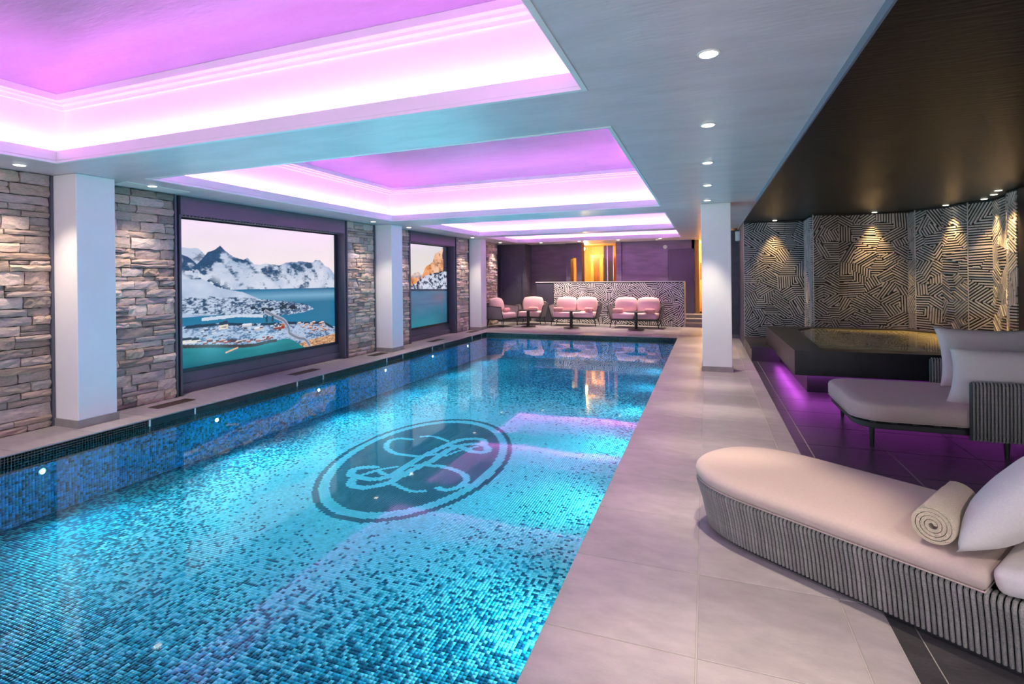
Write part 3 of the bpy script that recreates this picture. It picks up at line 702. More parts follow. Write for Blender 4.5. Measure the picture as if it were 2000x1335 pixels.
# ------------------------------------------------------------------ relief walls
def clip_poly(poly, a, b, c):
    out = []
    for i in range(len(poly)):
        p, q = poly[i], poly[(i + 1) % len(poly)]
        dp = a * p[0] + b * p[1] - c; dq = a * q[0] + b * q[1] - c
        if dp <= 0: out.append(p)
        if dp * dq < 0: t = dp / (dp - dq); out.append((p[0] + t * (q[0] - p[0]), p[1] + t * (q[1] - p[1])))
    return out
def relief(w, h, z0, cell, pitch, bar, depth, seed):
    """parallel raised bars in irregular cells, on local plane y=0, outward -y"""
    R = random.Random(seed); mb = MB()
    nu = max(1, round(w / cell)); nv = max(1, round(h / cell))
    S = [((i + R.random()) * w / nu, (j + R.random()) * h / nv) for i in range(nu) for j in range(nv)]
    for k, s in enumerate(S):
        poly = [(0, 0), (w, 0), (w, h), (0, h)]
        for o in S:
            if o is s or abs(o[0] - s[0]) + abs(o[1] - s[1]) > 4 * cell: continue
            a, b = o[0] - s[0], o[1] - s[1]; c = (o[0] ** 2 + o[1] ** 2 - s[0] ** 2 - s[1] ** 2) / 2
            poly = clip_poly(poly, a, b, c)
            if len(poly) < 3: break
        if len(poly) < 3: continue
        an = R.choice((0, 30, 60, 90, 120, 150, 0, 35, 145)) + R.uniform(-4, 4); an = math.radians(an)
        d = (math.cos(an), math.sin(an)); n = (-d[1], d[0])
        ts = [p[0] * n[0] + p[1] * n[1] for p in poly]; t = min(ts) + R.uniform(0.2, 0.8) * pitch
        while t < max(ts):
            hits = []
            for i in range(len(poly)):
                p, q = poly[i], poly[(i + 1) % len(poly)]
                dp = p[0] * n[0] + p[1] * n[1] - t; dq = q[0] * n[0] + q[1] * n[1] - t
                if dp * dq < 0: f = dp / (dp - dq); hits.append((p[0] + f * (q[0] - p[0])) * d[0] + (p[1] + f * (q[1] - p[1])) * d[1])
            if len(hits) == 2:
                s0, s1 = min(hits) + 0.003, max(hits) - 0.003
                brk = [s0, s1] if R.random() < 0.7 or s1 - s0 < 0.2 else [s0, s0 + (s1 - s0) * R.uniform(.3, .7), s1]
                for u0, u1 in zip(brk[:-1], brk[1:]):
                    u1 -= 0.004 if u1 < s1 else 0
                    if u1 - u0 > 0.015:
                        bw = bar * R.uniform(0.8, 1.1) / 2; dd = depth * R.uniform(0.7, 1.1)
                        cs = [(u0, -bw), (u1, -bw), (u1, bw), (u0, bw)]
                        xy = [(min(max(a * d[0] + (t + b) * n[0], 0.001), w - 0.001), min(max(a * d[1] + (t + b) * n[1], 0.001), h - 0.001)) for a, b in cs]
                        mb.add([(x, 0.0, z + z0) for x, z in xy] + [(x, -dd, z + z0) for x, z in xy], [(4, 5, 6, 7), (0, 1, 5, 4), (1, 2, 6, 5), (2, 3, 7, 6), (3, 0, 4, 7)])
            t += pitch
    return mb
rw = thing('relief_wall', 'folded wall of carved stone relief panels behind the hot tub', 'relief wall', (0.67, 10.83, 0))
PL = [((0.67, 10.83), (1.70, 10.86)), ((1.70, 10.86), (1.68, 9.95)), ((1.68, 9.95), (2.07, 10.03)), ((2.07, 10.15), (3.08, 10.17)), ((3.08, 10.17), (3.12, 9.99)), ((3.12, 9.99), (3.38, 9.72)), ((3.38, 9.72), (3.52, 9.27)), ((3.52, 9.27), (3.72, 9.05)), ((3.72, 9.05), (3.67, 8.58)), ((3.67, 8.58), (3.52, 8.2)), ((3.52, 8.2), (3.52, 8.0))]
M_EDGE = mat('panel_edge_trim', (0.5, 0.47, 0.45), 0.4)
for k, (a, b) in enumerate(PL):
    dxy = (b[0] - a[0], b[1] - a[1]); L_ = math.hypot(*dxy)
    p = MB().box(0, L_, 0.0, 0.06, 0, BZ - 0.002).build('panel', M_BBACK, rw, (a[0] - 0.67, a[1] - 10.83, 0), (0, 0, math.atan2(dxy[1], dxy[0])))
    tag(relief(L_, BZ - 0.03, 0.01, 0.20, 0.037, 0.0195, 0.018, 40 + k).build('relief_bars', M_BARK, p), kind='stuff')
    if k in (0, 2, 5, 7, 9): MB().box(-0.004, 0.006, -0.016, 0.0, 0, BZ - 0.002).build('edge_trim', M_EDGE, p)
struct(MB().box(3.52, 3.9, -2.2, 7.995, -0.16, BZ).build('wall_right', mat('black_wall', (0.012, 0.010, 0.012), 0.5)))
struct(MB().prism([(3.9, 7.9), (4.3, 7.9), (4.3, 12.6), (0.76, 12.6), (0.76, 10.95), (1.8, 10.98), (1.8, 10.2), (3.2, 10.3), (3.9, 9.3)], -0.16, BZ).build('wall_right_core', M_BBACK))
# dark wall block behind the right column
struct(MB().prism([(0.67, 10.825), (0.67, 12.62), (0.10, 12.62), (0.10, 13.0), (0.76, 13.0), (0.76, 10.825)], -0.012, BZ - 0.001).build('wall_side', M_DARKW))
struct(MB().box(0.10, 0.669, 12.60, 12.619, 0.0, 0.07).build('baseboard_side', M_SKIRT))
t = thing('wall_speaker', 'small pale box high on the dark wall beside the relief panels', 'speaker', (0.668, 11.9, 2.22))
rbox('body', 0.09, 0.12, 0.20, 0.012, M_RING, t, (-0.046, 0, 0)); MB().box(-0.094, -0.0915, -0.045, 0.045, -0.085, 0.085).build('grille', M_SKIRT, t)

# ------------------------------------------------------------------ hot tub
t = thing('hot_tub', 'raised black stone hot tub with violet light glowing underneath', 'hot tub', (0.95, 6.8, 0))
outer = [(0.95, 6.8), (3.45, 6.8), (3.45, 8.9), (3.3, 9.5), (3.0, 9.9), (1.66, 9.94), (0.95, 9.94)]
inner = [(1.26, 7.06), (3.25, 7.06), (3.28, 8.8), (3.15, 9.35), (2.9, 9.72), (1.60, 9.76), (1.36, 9.40)]
def L_(p): return [(x - 0.95, y - 6.8) for x, y in p]
def ring_mesh(out, inn, z0, z1):
    n = len(out); b = MB()
    vs = [(x, y, z) for z in (z0, z1) for x, y in out] + [(x, y, z) for z in (z0, z1) for x, y in inn]
    fs = []
    for i in range(n):
        j = (i + 1) % n
        fs += [(i, j, n + j, n + i), (2 * n + j, 2 * n + i, 3 * n + i, 3 * n + j), (n + i, n + j, 3 * n + j, 3 * n + i), (j, i, 2 * n + i, 2 * n + j)]
    return b.add(vs, fs)
ring_mesh(L_(outer), L_(inner), 0.235, 0.52).build('rim', M_TUB, t)
MB().prism(L_([(1.0, 6.85), (3.4, 6.85), (3.4, 9.0), (3.0, 9.85), (1.0, 9.9)]), 0.225, 0.245).build('basin_floor', M_TUB, t)
MB().prism(L_([(1.11, 7.03), (3.4, 7.03), (3.4, 9.6), (1.11, 9.6)]), 0.0, 0.225).build('plinth', M_TUB, t)
lv = MB(); lv.box(0.09, 0.12, 0.20, 3.0, 0.212, 0.224); lv.box(0.12, 2.3, 0.17, 0.20, 0.212, 0.224); lv.build('led_strip', M_LEDV, t)
tag(MB().add([(x, y, 0.505) for x, y in inner], [tuple(range(7))]).build('hot_tub_water', M_TUBW), 'golden green rippling water filling the black hot tub', 'water')
t = thing('added_tub_light', 'added unseen amber light inside the hot tub basin', 'pool light', (2.2, 7.075, 0.40))  # lamp added out of sight to brighten the tub water
MB().lathe([(0.05, 0), (0.048, 0.006), (0.036, 0.008)], 20).build('ring', M_CHROME, t, (0, 0, 0), (-PI / 2, 0, 0), smooth=True)
MB().lathe([(0.034, 0.002), (0.03, 0.011), (0.012, 0.014)], 16).build('lens', M_LENS, t, (0, 0, 0), (-PI / 2, 0, 0), smooth=True)
l = D.lights.new('added_tub_lamp', 'SPOT'); l.energy = 26; l.color = (1.0, 0.74, 0.34); l.spot_size = math.radians(165); l.shadow_soft_size = 0.05
link('lamp', l, t, (0, 0.03, 0), (PI / 2, 0, 0))
t = thing('hot_tub_step', 'dark stone step block beside the hot tub, under the first relief panel', 'step', (0.655, 9.28, 0))
MB().box(0, 0.44, 0, 1.52, 0.205, 0.233).build('tread', M_TUB, t); MB().box(0.02, 0.44, 0.02, 1.52, 0, 0.205).build('riser', M_TUB, t)
for i, (x, y, lb) in enumerate(((1.19, 10.68, 'above the first relief panel'), (2.58, 10.02, 'above the wide middle relief panel'), (3.33, 9.46, 'fourth from the right edge'), (3.56, 8.90, 'third from the right edge'), (3.48, 8.45, 'second from the right edge'), (3.36, 8.05, 'nearest the right edge'))):
    downlight(x, y, BZ, 'small amber downlight in the dark ceiling, ' + lb, 'downlights in the dark ceiling', power=42, ang=62, color=(1.0, 0.60, 0.22), r=0.035, blend=0.8)

# ------------------------------------------------------------------ back of the room
BY = 16.0
struct(MB().box(-6.32, -5.33, 15.4, 15.62, -0.012, CZ).build('wall_back_left', M_PURPLE))
bw = MB()
bw.box(-5.52, -4.12, BY, BY + 0.2, -0.012, CZ); bw.box(-5.50, -5.33, 15.62, BY, -0.012, CZ)
struct(bw.build('wall_back', M_PURPLE))
bp = MB(); bp.box(-4.12, -3.97, 15.8, 16.2, -0.012, CZ); bp.box(-3.79, -3.62, 15.8, 16.2, -0.012, CZ); bp.box(-3.97, -3.79, 15.8, 16.2, 2.0, CZ); bp.box(-3.97, -3.79, 15.8, 16.2, -0.012, 1.0)
struct(bp.build('wall_pillar', M_PURPLE))
br = MB(); br.box(-2.58, -2.42, 15.9, 16.2, -0.012, CZ); br.box(-2.42, -1.06, BY, BY + 0.2, -0.012, CZ); br.box(-1.06, -0.32, BY, BY + 0.2, 2.17, CZ); br.box(-0.40, -0.31, BY, BY + 0.2, -0.012, CZ); br.box(-1.06, -0.40, BY + 0.1, BY + 0.2, -0.012, 2.17)
struct(br.build('wall_back_right', mat('violet_plaster', (0.20, 0.14, 0.25), 0.42, noise=(1.6, 0.35, (1, 1, 5)), bump=(8, 0.2, (1, 1, 4)))))
def door(name, x, y, w, z0, z1, m, label):
    d = struct(MB().box(-w / 2, w / 2, 0.0, 0.03, z0, z1).build(name, m, None, (x, y, 0)), label)
    f = MB(); f.box(-w / 2 - 0.06, -w / 2, -0.015, 0.03, z0, z1 + 0.06); f.box(w / 2, w / 2 + 0.06, -0.015, 0.03, z0, z1 + 0.06); f.box(-w / 2, w / 2, -0.015, 0.03, z1, z1 + 0.06)
    f.build('door_frame', m, d)
    MB().box(-w / 2 + 0.06, -w / 2 + 0.075, -0.05, -0.002, z0 + 0.98, z0 + 1.10).build('door_handle', M_METAL, d)
door('door_1', -5.77, 15.365, 0.70, 0.0, 2.0, M_DOOR, 'slate grey door at the back left')
door('door_2', -0.70, 15.965, 0.58, 0.30, 2.13, M_DOORV, 'violet grey door above the steps')
# lit wooden room behind the opening
struct(MB().box(-5.6, -1.0, 18.6, 18.8, -0.012, 2.6).build('wall_wood', M_WOOD))
struct(MB().box(-2.55, -2.4, 16.2, 18.6, -0.012, 2.6).build('wall_wood_side', M_WOOD)); struct(MB().box(-5.6, -5.4, 16.2, 18.6, -0.012, 2.6).build('wall_wood_far', M_WOOD))
ws = struct(MB().box(-5.6, -2.4, 16.2, 18.6, 2.52, 2.6).build('ceiling_wood', M_WOODD))
pk = MB().box(-1.5, 1.5, -0.055, 0.055, -0.02, 0.0).mesh('plank', M_WOOD)
for k in range(19): link('plank', pk, ws, (-4.0, 16.32 + k * 0.12, 2.515))
struct(MB().box(-5.6, 0.9, 16.9, 19.0, -0.1, 0.3).build('floor_wood', M_WOODD))
t = thing('wooden_door', 'wooden sauna door with dark glass seen through the back opening', 'door', (-3.42, 18.0, 0.3))
for s in (-1, 1): MB().box(s * 0.32 - 0.05, s * 0.32 + 0.05, -0.03, 0.03, 0, 1.75).build('stile', M_WOOD, t)
MB().box(-0.37, 0.37, -0.03, 0.03, 1.75, 1.86).build('rail', M_WOOD, t); MB().box(-0.27, 0.27, -0.008, 0.008, 0, 1.75).build('glass', M_WOODD, t)
MB().box(-0.06, 0.06, -0.02, 0.02, 0, 1.75).build('centre_stile', M_WOOD, t)
M_GLASS = mat('smoked_glass', (0.25, 0.22, 0.12), 0.08, spec=0.8)
t = thing('glass_partition', 'tall glass partition with steel edge in the back opening', 'glass screen', (-2.98, 16.7, 0.3))
MB().box(-0.12, 0.18, -0.006, 0.006, 0, 2.1).build('pane', M_GLASS, t); MB().box(-0.015, 0.015, -0.015, 0.015, 0, 2.1).build('post', M_CHROME, t); MB().box(0.18, 0.20, -0.012, 0.012, 0, 2.1).build('post', M_CHROME, t)
l = D.lights.new('sauna_lamp', 'POINT'); l.energy = 60; l.color = (1.0, 0.62, 0.22); l.shadow_soft_size = 0.1
t = thing('ceiling_lamp', 'warm globe lamp inside the wooden room at the back', 'lamp', (-3.9, 17.3, 2.35))
MB().lathe([(0.01, -0.06), (0.05, -0.045), (0.065, 0), (0.05, 0.045), (0.02, 0.06)], 20).build('globe', mat('warm_globe', (1, 1, 1), 0.4, emit=(1, 0.7, 0.35), es=12), t, smooth=True)
MB().lathe([(0.03, 0.06), (0.03, 0.09), (0.008, 0.09), (0.008, 0.145)], 12).build('stem', M_CHROME, t, smooth=True)
link('lamp', l, t, (0, 0, -0.12))
# corridor at the right end
struct(MB().box(-0.31, -0.20, 16.2, 18.6, 0.3, 2.5).build('wall_corridor_left', M_OCHRE)); struct(MB().box(0.62, 0.76, 13.0, 18.6, -0.012, 2.5).build('wall_corridor_right', M_OCHRE))
struct(MB().box(-0.31, 0.76, 18.5, 18.6, 0.3, 2.5).build('wall_corridor_end', M_OCHRE)); struct(MB().box(-0.31, 0.76, 16.9, 18.6, CZ, CZ + 0.05).build('ceiling_corridor', M_WHITE))
t = thing('framed_picture', 'small dark brown picture on the lit corridor wall', 'picture', (-0.08, 18.49, 1.55))
MB().box(-0.14, 0.14, -0.02, 0, -0.28, 0.28).build('frame', M_WOODD, t); MB().box(-0.11, 0.11, -0.024, -0.02, -0.25, 0.25).build('canvas', mat('picture_paint', (0.25, 0.10, 0.04), 0.6, noise=(6, 0.9, (1, 1, 1))), t)
l = D.lights.new('corridor_lamp', 'POINT'); l.energy = 38; l.color = (1.0, 0.66, 0.24); l.shadow_soft_size = 0.08
t = thing('corridor_lamp', 'warm globe lamp in the ochre corridor behind the steps', 'lamp', (0.25, 17.4, 2.3))
MB().lathe([(0.01, -0.06), (0.05, -0.045), (0.065, 0), (0.05, 0.045), (0.02, 0.06), (0.012, 0.15)], 20).build('globe', MATS['warm_globe'], t, smooth=True); link('lamp', l, t, (0, 0, -0.12))
# landing and steps
struct(MB().box(-5.3, 0.615, 15.85, 15.999, -0.012, 0.30).build('landing', M_TILE)); 
stp = struct(MB().box(-0.56, 0.615, 14.95, 15.85, -0.012, 0.002).build('stairs', M_SKIRT))
for k in range(3):
    MB().box(-0.56, 0.615, 14.95 + 0.3 * k + 0.02, 15.85, 0.10 * k, 0.10 * k + 0.085).build('riser', M_SKIRT, stp)
    MB().box(-0.56, 0.615, 14.95 + 0.3 * k, 15.85, 0.10 * k + 0.085, 0.10 * (k + 1)).build('tread', M_TILE, stp)
# half wall, turned a little towards the pool
A_, B_ = (-5.05, 15.62), (-0.585, 14.92)
hl = math.hypot(B_[0] - A_[0], B_[1] - A_[1]); ha = math.atan2(B_[1] - A_[1], B_[0] - A_[0])
hw = thing('half_wall', 'chest-high half wall with grey white maze relief behind the sofas', 'half wall', (A_[0], A_[1], 0), ha)
MB().box(0.0, hl, 0.0, 0.12, 0, 1.235).build('core', M_BBACK, hw)
MB().box(-0.01, hl + 0.01, -0.02, 0.13, 1.235, 1.252).build('cap', M_WHITE, hw)
MB().box(hl, hl + 0.02, -0.02, 0.13, 0, 1.235).build('end_trim', M_EDGE, hw)
tag(relief(hl - 0.62, 1.21, 0.01, 0.17, 0.050, 0.026, 0.022, 5).build('relief_bars', mat('relief_pale_stone', (0.80, 0.78, 0.76), 0.4, noise=(6, 0.2, (1, 1, 1))), hw, (0.62, 0, 0)), kind='stuff')
MB().box(0.02, 0.60, -0.018, 0.0, 0.04, 1.20).build('side_panel', M_DOOR, hw)
t = thing('wall_sensor', 'round white sensor on the violet wall above the door', 'sensor', (-1.14, 15.999, 2.26))
MB().lathe([(0.055, 0), (0.052, 0.025), (0.03, 0.036)], 20).build('dome', M_RING, t, (0, 0, 0), (PI / 2, 0, 0), smooth=True); MB().lathe([(0.062, 0), (0.06, 0.008)], 20).build('base', M_WHITE, t, (0, 0, 0), (PI / 2, 0, 0))
t = thing('smoke_detector', 'small white detector on the ceiling near the back wall', 'detector', (-1.3, 15.3, CZ))
MB().lathe([(0.05, 0), (0.048, -0.02), (0.03, -0.035)], 20).build('cover', M_RING, t, smooth=True); MB().lathe([(0.058, 0), (0.056, -0.006)], 20).build('base', M_WHITE, t)

# ------------------------------------------------------------------ soft furniture helpers
def pillow(name, label, cat, w, h, d, loc, rot, m, seed=0, n=26, group=None, rnd=0.0):
    u = np.linspace(-1, 1, n); U, V = np.meshgrid(u, u)
    pin = 1 - 0.10 * (1 - U * U) * (np.abs(V) ** 3) ; pin2 = 1 - 0.10 * (1 - V * V) * (np.abs(U) ** 3)
    X = U * w / 2 * pin2; Z = V * h / 2 * pin
    if rnd: X = U * w / 2 * np.sqrt(1 - rnd * V * V / 2); Z = V * h / 2 * np.sqrt(1 - rnd * U * U / 2)
    prof = np.clip((1 - np.abs(U) ** 2.6), 0, 1) ** 0.55 * np.clip((1 - np.abs(V) ** 2.6), 0, 1) ** 0.55
    ang = np.arctan2(V, U); rad = np.hypot(U, V)
    wr = 0.05 * np.sin(ang * 11 + seed) * np.clip(rad - 0.55, 0, 1) * prof ** 0.4 + 0.10 * (fbm(U * 1.6 + seed, V * 1.6, seed, 3) - 0.5)
    T1 = d / 2 * np.clip(prof * (1 + wr * 1.4), 0, 2)
    VF = np.stack([X, -T1, Z], -1).reshape(-1, 3); VB = np.stack([X, T1, Z], -1).reshape(-1, 3)
    i, j = np.meshgrid(np.arange(n - 1), np.arange(n - 1)); k = (j * n + i).ravel()
    F1 = np.stack([k, k + 1, k + n + 1, k + n], 1); F2 = np.stack([k + n, k + n + 1, k + 1, k], 1) + n * n
    me = np_mesh(name, np.concatenate([VF, VB]), np.concatenate([F1, F2]), m)
    bm = bmesh.new(); bm.from_mesh(me); bmesh.ops.remove_doubles(bm, verts=bm.verts, dist=0.0008); bm.to_mesh(me); bm.free()
    me.polygons.foreach_set('use_smooth', [True] * len(me.polygons))
    return tag(link(name, me, None, loc, rot), label, cat, group)

def loft(outline_fn, levels, n):
    """levels: list of (inset,z); outline_fn(inset) -> n pts"""
    b = MB(); vs = []; fs = []
    for ins, z in levels: vs += [(x, y, z) for x, y in outline_fn(ins)]
    for j in range(len(levels) - 1):
        for i in range(n): fs.append((j * n + i, j * n + (i + 1) % n, (j + 1) * n + (i + 1) % n, (j + 1) * n + i))
    m = len(levels)
    c0 = len(vs); vs.append((sum(v[0] for v in vs[:n]) / n, sum(v[1] for v in vs[:n]) / n, levels[0][1]))
    c1 = len(vs); tp = vs[(m - 1) * n:m * n]; vs.append((sum(v[0] for v in tp) / n, sum(v[1] for v in tp) / n, levels[-1][1] + 0.002))
    for i in range(n): fs.append((i, c0, (i + 1) % n)[::-1]); fs.append(((m - 1) * n + i, (m - 1) * n + (i + 1) % n, c1))
    return b.add(vs, fs)

# ------------------------------------------------------------------ foreground lounger
LD = Vector((0.825, -0.565)); la = math.atan2(LD.y, LD.x)
LN = Vector((0.565, 0.825))
org = LD * (-1.875) + LN * 2.75          # tip of the rounded foot end
lo = thing('sun_lounger', 'long blush cushioned lounger with grey rope sides in the foreground', 'lounger', (org.x, org.y, 0), la)
LEN = 2.05; HWD = 0.36; RX = 0.50
def lounge_outline(inset, n=96, length=LEN, hw=HWD, start=0.0):
    """local x along length from foot tip, local y across; rounded (half ellipse) foot, square head"""
    hw2 = hw - inset; rx = RX; x0 = inset
    pts = []
    k = n // 2
    for i in range(k):
        a = PI / 2 + PI * i / (k - 1); e_ = 2.5
        cx_, sy_ = math.cos(a), math.sin(a)
        pts.append((rx + x0 * 0 + (rx - inset) * math.copysign(abs(cx_) ** (2 / e_), cx_), hw2 * math.copysign(abs(sy_) ** (2 / e_), sy_)))
    m = n - k
    q = m // 3
    x1 = length - inset
    for i in range(1, q + 1): pts.append((rx + (x1 - rx) * i / q, -hw2))
    for i in range(1, q + 1): pts.append((x1, -hw2 + 2 * hw2 * i / (q + 1)))
    r_ = n - len(pts)
    for i in range(r_): pts.append((x1 + (rx - x1) * i / r_, hw2))
    return pts
# base core (dark lining), rail, ropes
loft(lambda i: lounge_outline(i + 0.0), [(0.075, 0.03), (0.055, 0.12), (0.025, 0.245), (0.03, 0.255)], 96).build('lining', mat('dark_lining', (0.02, 0.02, 0.02), 0.9), lo, smooth=True)
loft(lambda i: lounge_outline(i), [(0.085, 0.0), (0.08, 0.03), (0.10, 0.035)], 96).build('foot_ring', M_METAL, lo, smooth=True)
out = lounge_outline(0.0, 480)
cum = [0.0]
for i in range(len(out)): a, b = out[i], out[(i + 1) % len(out)]; cum.append(cum[-1] + math.hypot(b[0] - a[0], b[1] - a[1]))
per = cum[-1]; NR = 290
rp = MB(); rp.tube([(-0.064, 0, 0.022), (-0.058, 0, 0.05), (-0.038, 0, 0.15), (-0.012, 0, 0.236), (-0.006, 0, 0.258), (-0.022, 0, 0.274), (-0.055, 0, 0.272)], 0.0076, 6)
rope_me = rp.mesh('rope', M_ROPE, True, 80)
j = 0
for k in range(NR):
    s = per * (k + 0.5) / NR
    while cum[j + 1] < s: j += 1
    a, b = out[j], out[(j + 1) % len(out)]; f = (s - cum[j]) / max(1e-9, cum[j + 1] - cum[j])
    x, y = a[0] + (b[0] - a[0]) * f, a[1] + (b[1] - a[1]) * f
    ang = math.atan2(b[1] - a[1], b[0] - a[0]) - PI / 2
    link('rope', rope_me, lo, (x, y, 0), (0, 0, ang))
# seat cushion
def seat_outline(i): return lounge_outline(i, 96, 1.34, HWD + 0.012)
cs = loft(seat_outline, [(0.06, 0.272), (0.018, 0.278), (0.004, 0.296), (0.0, 0.315), (0.004, 0.335), (0.018, 0.352), (0.05, 0.361), (0.12, 0.367), (0.24, 0.370)], 96)
sc_ = cs.build('seat_cushion', M_FABRIC, lo, smooth=True, angle=70)
MB().tube([(x, y, 0.281) for x, y in seat_outline(0.008)] + [(*seat_outline(0.008)[0], 0.281)], 0.0035, 6).build('piping', M_FABRIC, sc_, smooth=True)
bk = rbox('back_cushion', 0.72, 0.70, 0.095, 0.035, M_PILLOW, lo, (1.70, 0.0, 0.395), (0, math.radians(-12), 0))
# towel roll
def rot_local(p, z): return (org.x + LD.x * p[0] + LN.x * p[1], org.y + LD.y * p[0] + LN.y * p[1], z)
tw = MB(); npt = 120; turns = 4.3; th = 0.0132; Ltw = 0.36
ro_, ri = [], []
for i in range(npt):
    f = i / (npt - 1); a = turns * 2 * PI * f; r = 0.010 + 0.062 * f
    ro_.append(((r + th * 0.45) * math.cos(a), (r + th * 0.45) * math.sin(a))); ri.append(((r - th * 0.45) * math.cos(a), (r - th * 0.45) * math.sin(a)))
vs = []; fs = []
for yv in (-Ltw / 2, -Ltw / 2 + 0.006, Ltw / 2 - 0.006, Ltw / 2):
    sh = 1.0 if abs(yv) < Ltw / 2 - 0.003 else 0.97
    vs += [(x * sh, yv, z * sh) for x, z in ro_] + [(x * sh, yv, z * sh) for x, z in ri]
for q in range(3):
    o0 = q * 2 * npt; o1 = o0 + 2 * npt
    for i in range(npt - 1):
        fs.append((o0 + i, o0 + i + 1, o1 + i + 1, o1 + i)); fs.append((o0 + npt + i + 1, o0 + npt + i, o1 + npt + i, o1 + npt + i + 1))
    fs.append((o0 + npt - 1, o0 + 2 * npt - 1, o1 + 2 * npt - 1, o1 + npt - 1)); fs.append((o0 + npt, o0, o1, o1 + npt))
for o0, fl_ in ((0, 0), (3 * 2 * npt, 1)):
    for i in range(npt - 1):
        q = (o0 + i, o0 + npt + i, o0 + npt + i + 1, o0 + i + 1); fs.append(q if fl_ == 0 else q[::-1])
tw.add(vs, fs)
TWL = (0.884, 2.544, 0.446)
tag(tw.build('rolled_towel', M_TOWEL, None, TWL, (0, 0, math.radians(-32)), smooth=True, angle=50), 'cream terry towel rolled up on the foreground lounger', 'towel')
PLL = rot_local((1.39, -0.06), 0.565)
pillow('lounger_pillow', 'plump pale linen pillow leaning on the foreground lounger behind the towel', 'pillow', 0.62, 0.44, 0.20, PLL, (math.radians(-38), 0, la - PI / 2), M_PILLOW, 3)

# ------------------------------------------------------------------ daybed
db = thing('daybed', 'blush cushioned daybed with rope backrest and dark legs beside hot tub', 'daybed', (1.10, 4.86, 0))
DW, DD = 1.95, 1.16
def day_outline(i, n=80):
    pts = []; r = 0.22
    def arc(cx_, cy_, a0, a1, k, rr):
        for q in range(k): a = a0 + (a1 - a0) * q / (k - 1); pts.append((cx_ + (rr - i) * math.cos(a), cy_ + (rr - i) * math.sin(a)))
    arc(r, r, PI, 1.5 * PI, 20, r); arc(DW - r, r, 1.5 * PI, 2 * PI, 20, r); arc(DW - r, DD - r, 0, 0.5 * PI, 20, r); arc(r, DD - r, 0.5 * PI, PI, 20, r)
    return pts
loft(day_outline, [(0.05, 0.222), (0.012, 0.228), (0.0, 0.25), (0.0, 0.33), (0.008, 0.35), (0.03, 0.364), (0.10, 0.372), (0.2, 0.376)], 80).build('seat_cushion', M_FABRIC, db, smooth=True, angle=70)
MB().tube([(x, y, 0.232) for x, y in day_outline(0.004)] + [(*day_outline(0.004)[0], 0.232)], 0.0035, 6).build('piping', M_FABRIC, [o for o in db.children if o.name.startswith('seat_cushion')][0], smooth=True)
loft(day_outline, [(0.03, 0.165), (0.022, 0.17), (0.022, 0.205), (0.03, 0.21)], 80).build('frame', M_METAL, db, smooth=True)
sl = MB().box(-0.02, 0.02, 0.04, DD - 0.04, 0.21, 0.222).mesh('slat', M_METAL)
for k in range(13): link('slat', sl, db, (0.14 + k * 0.14, 0, 0))
for x, y in ((0.14, 0.09), (DW - 0.14, 0.09), (0.14, DD - 0.09), (DW - 0.14, DD - 0.09), (1.0, 0.09), (1.0, DD - 0.09)):
    MB().lathe([(0.014, 0), (0.018, 0.08), (0.020, 0.168)], 14).build('leg', M_METAL, db, (x, y, 0), smooth=True)
# rope back: front side, end, far side
path = [(0.74, -0.035), (DW + 0.035, -0.035), (DW + 0.035, DD + 0.035), (0.90, DD + 0.035)]
rail = MB(); rail.tube([(x, y, 0.572) for x, y in path], 0.012, 8); rail.tube([(x, y, 0.17) for x, y in path], 0.012, 8)
for x, y in path: rail.tube([(x, y, 0.15), (x, y, 0.575)], 0.012, 8)
rail.build('back_rail', M_METAL, db, smooth=True)
dr = MB(); dr.tube([(0, 0.0, 0.150), (0, -0.014, 0.158), (0, -0.016, 0.36), (0, -0.016, 0.565), (0, -0.004, 0.586), (0, 0.014, 0.578), (0, 0.016, 0.36), (0, 0.014, 0.158)], 0.0078, 6)
drm = dr.mesh('rope', M_ROPE, True, 80)
for (a, b) in zip(path[:-1], path[1:]):
    L2 = math.hypot(b[0] - a[0], b[1] - a[1]); n = int(L2 / 0.0215); ang = math.atan2(b[1] - a[1], b[0] - a[0])
    for k in range(n):
        f = (k + 0.5) / n; link('rope', drm, db, (a[0] + (b[0] - a[0]) * f, a[1] + (b[1] - a[1]) * f, 0), (0, 0, ang))
pillow('daybed_pillow', 'square pale linen pillow standing against the far side of the daybed', 'pillow', 0.80, 0.56, 0.20, (2.37, 5.86, 0.625), (math.radians(-14), math.radians(1), math.radians(4)), M_PILLOW, 5, group='daybed pillows')
pillow('daybed_pillow', 'pale linen pillow leaning behind the near rope side of the daybed', 'pillow', 0.80, 0.50, 0.20, (2.17, 5.03, 0.58), (math.radians(14), 0, math.radians(-3)), M_PILLOW, 8, group='daybed pillows')
pillow('daybed_pillow', 'pale pillow at the head of the daybed, cut off by right edge', 'pillow', 0.75, 0.56, 0.2, (2.86, 5.55, 0.65), (math.radians(-12), 0, math.radians(-80)), M_PILLOW, 9, group='daybed pillows')

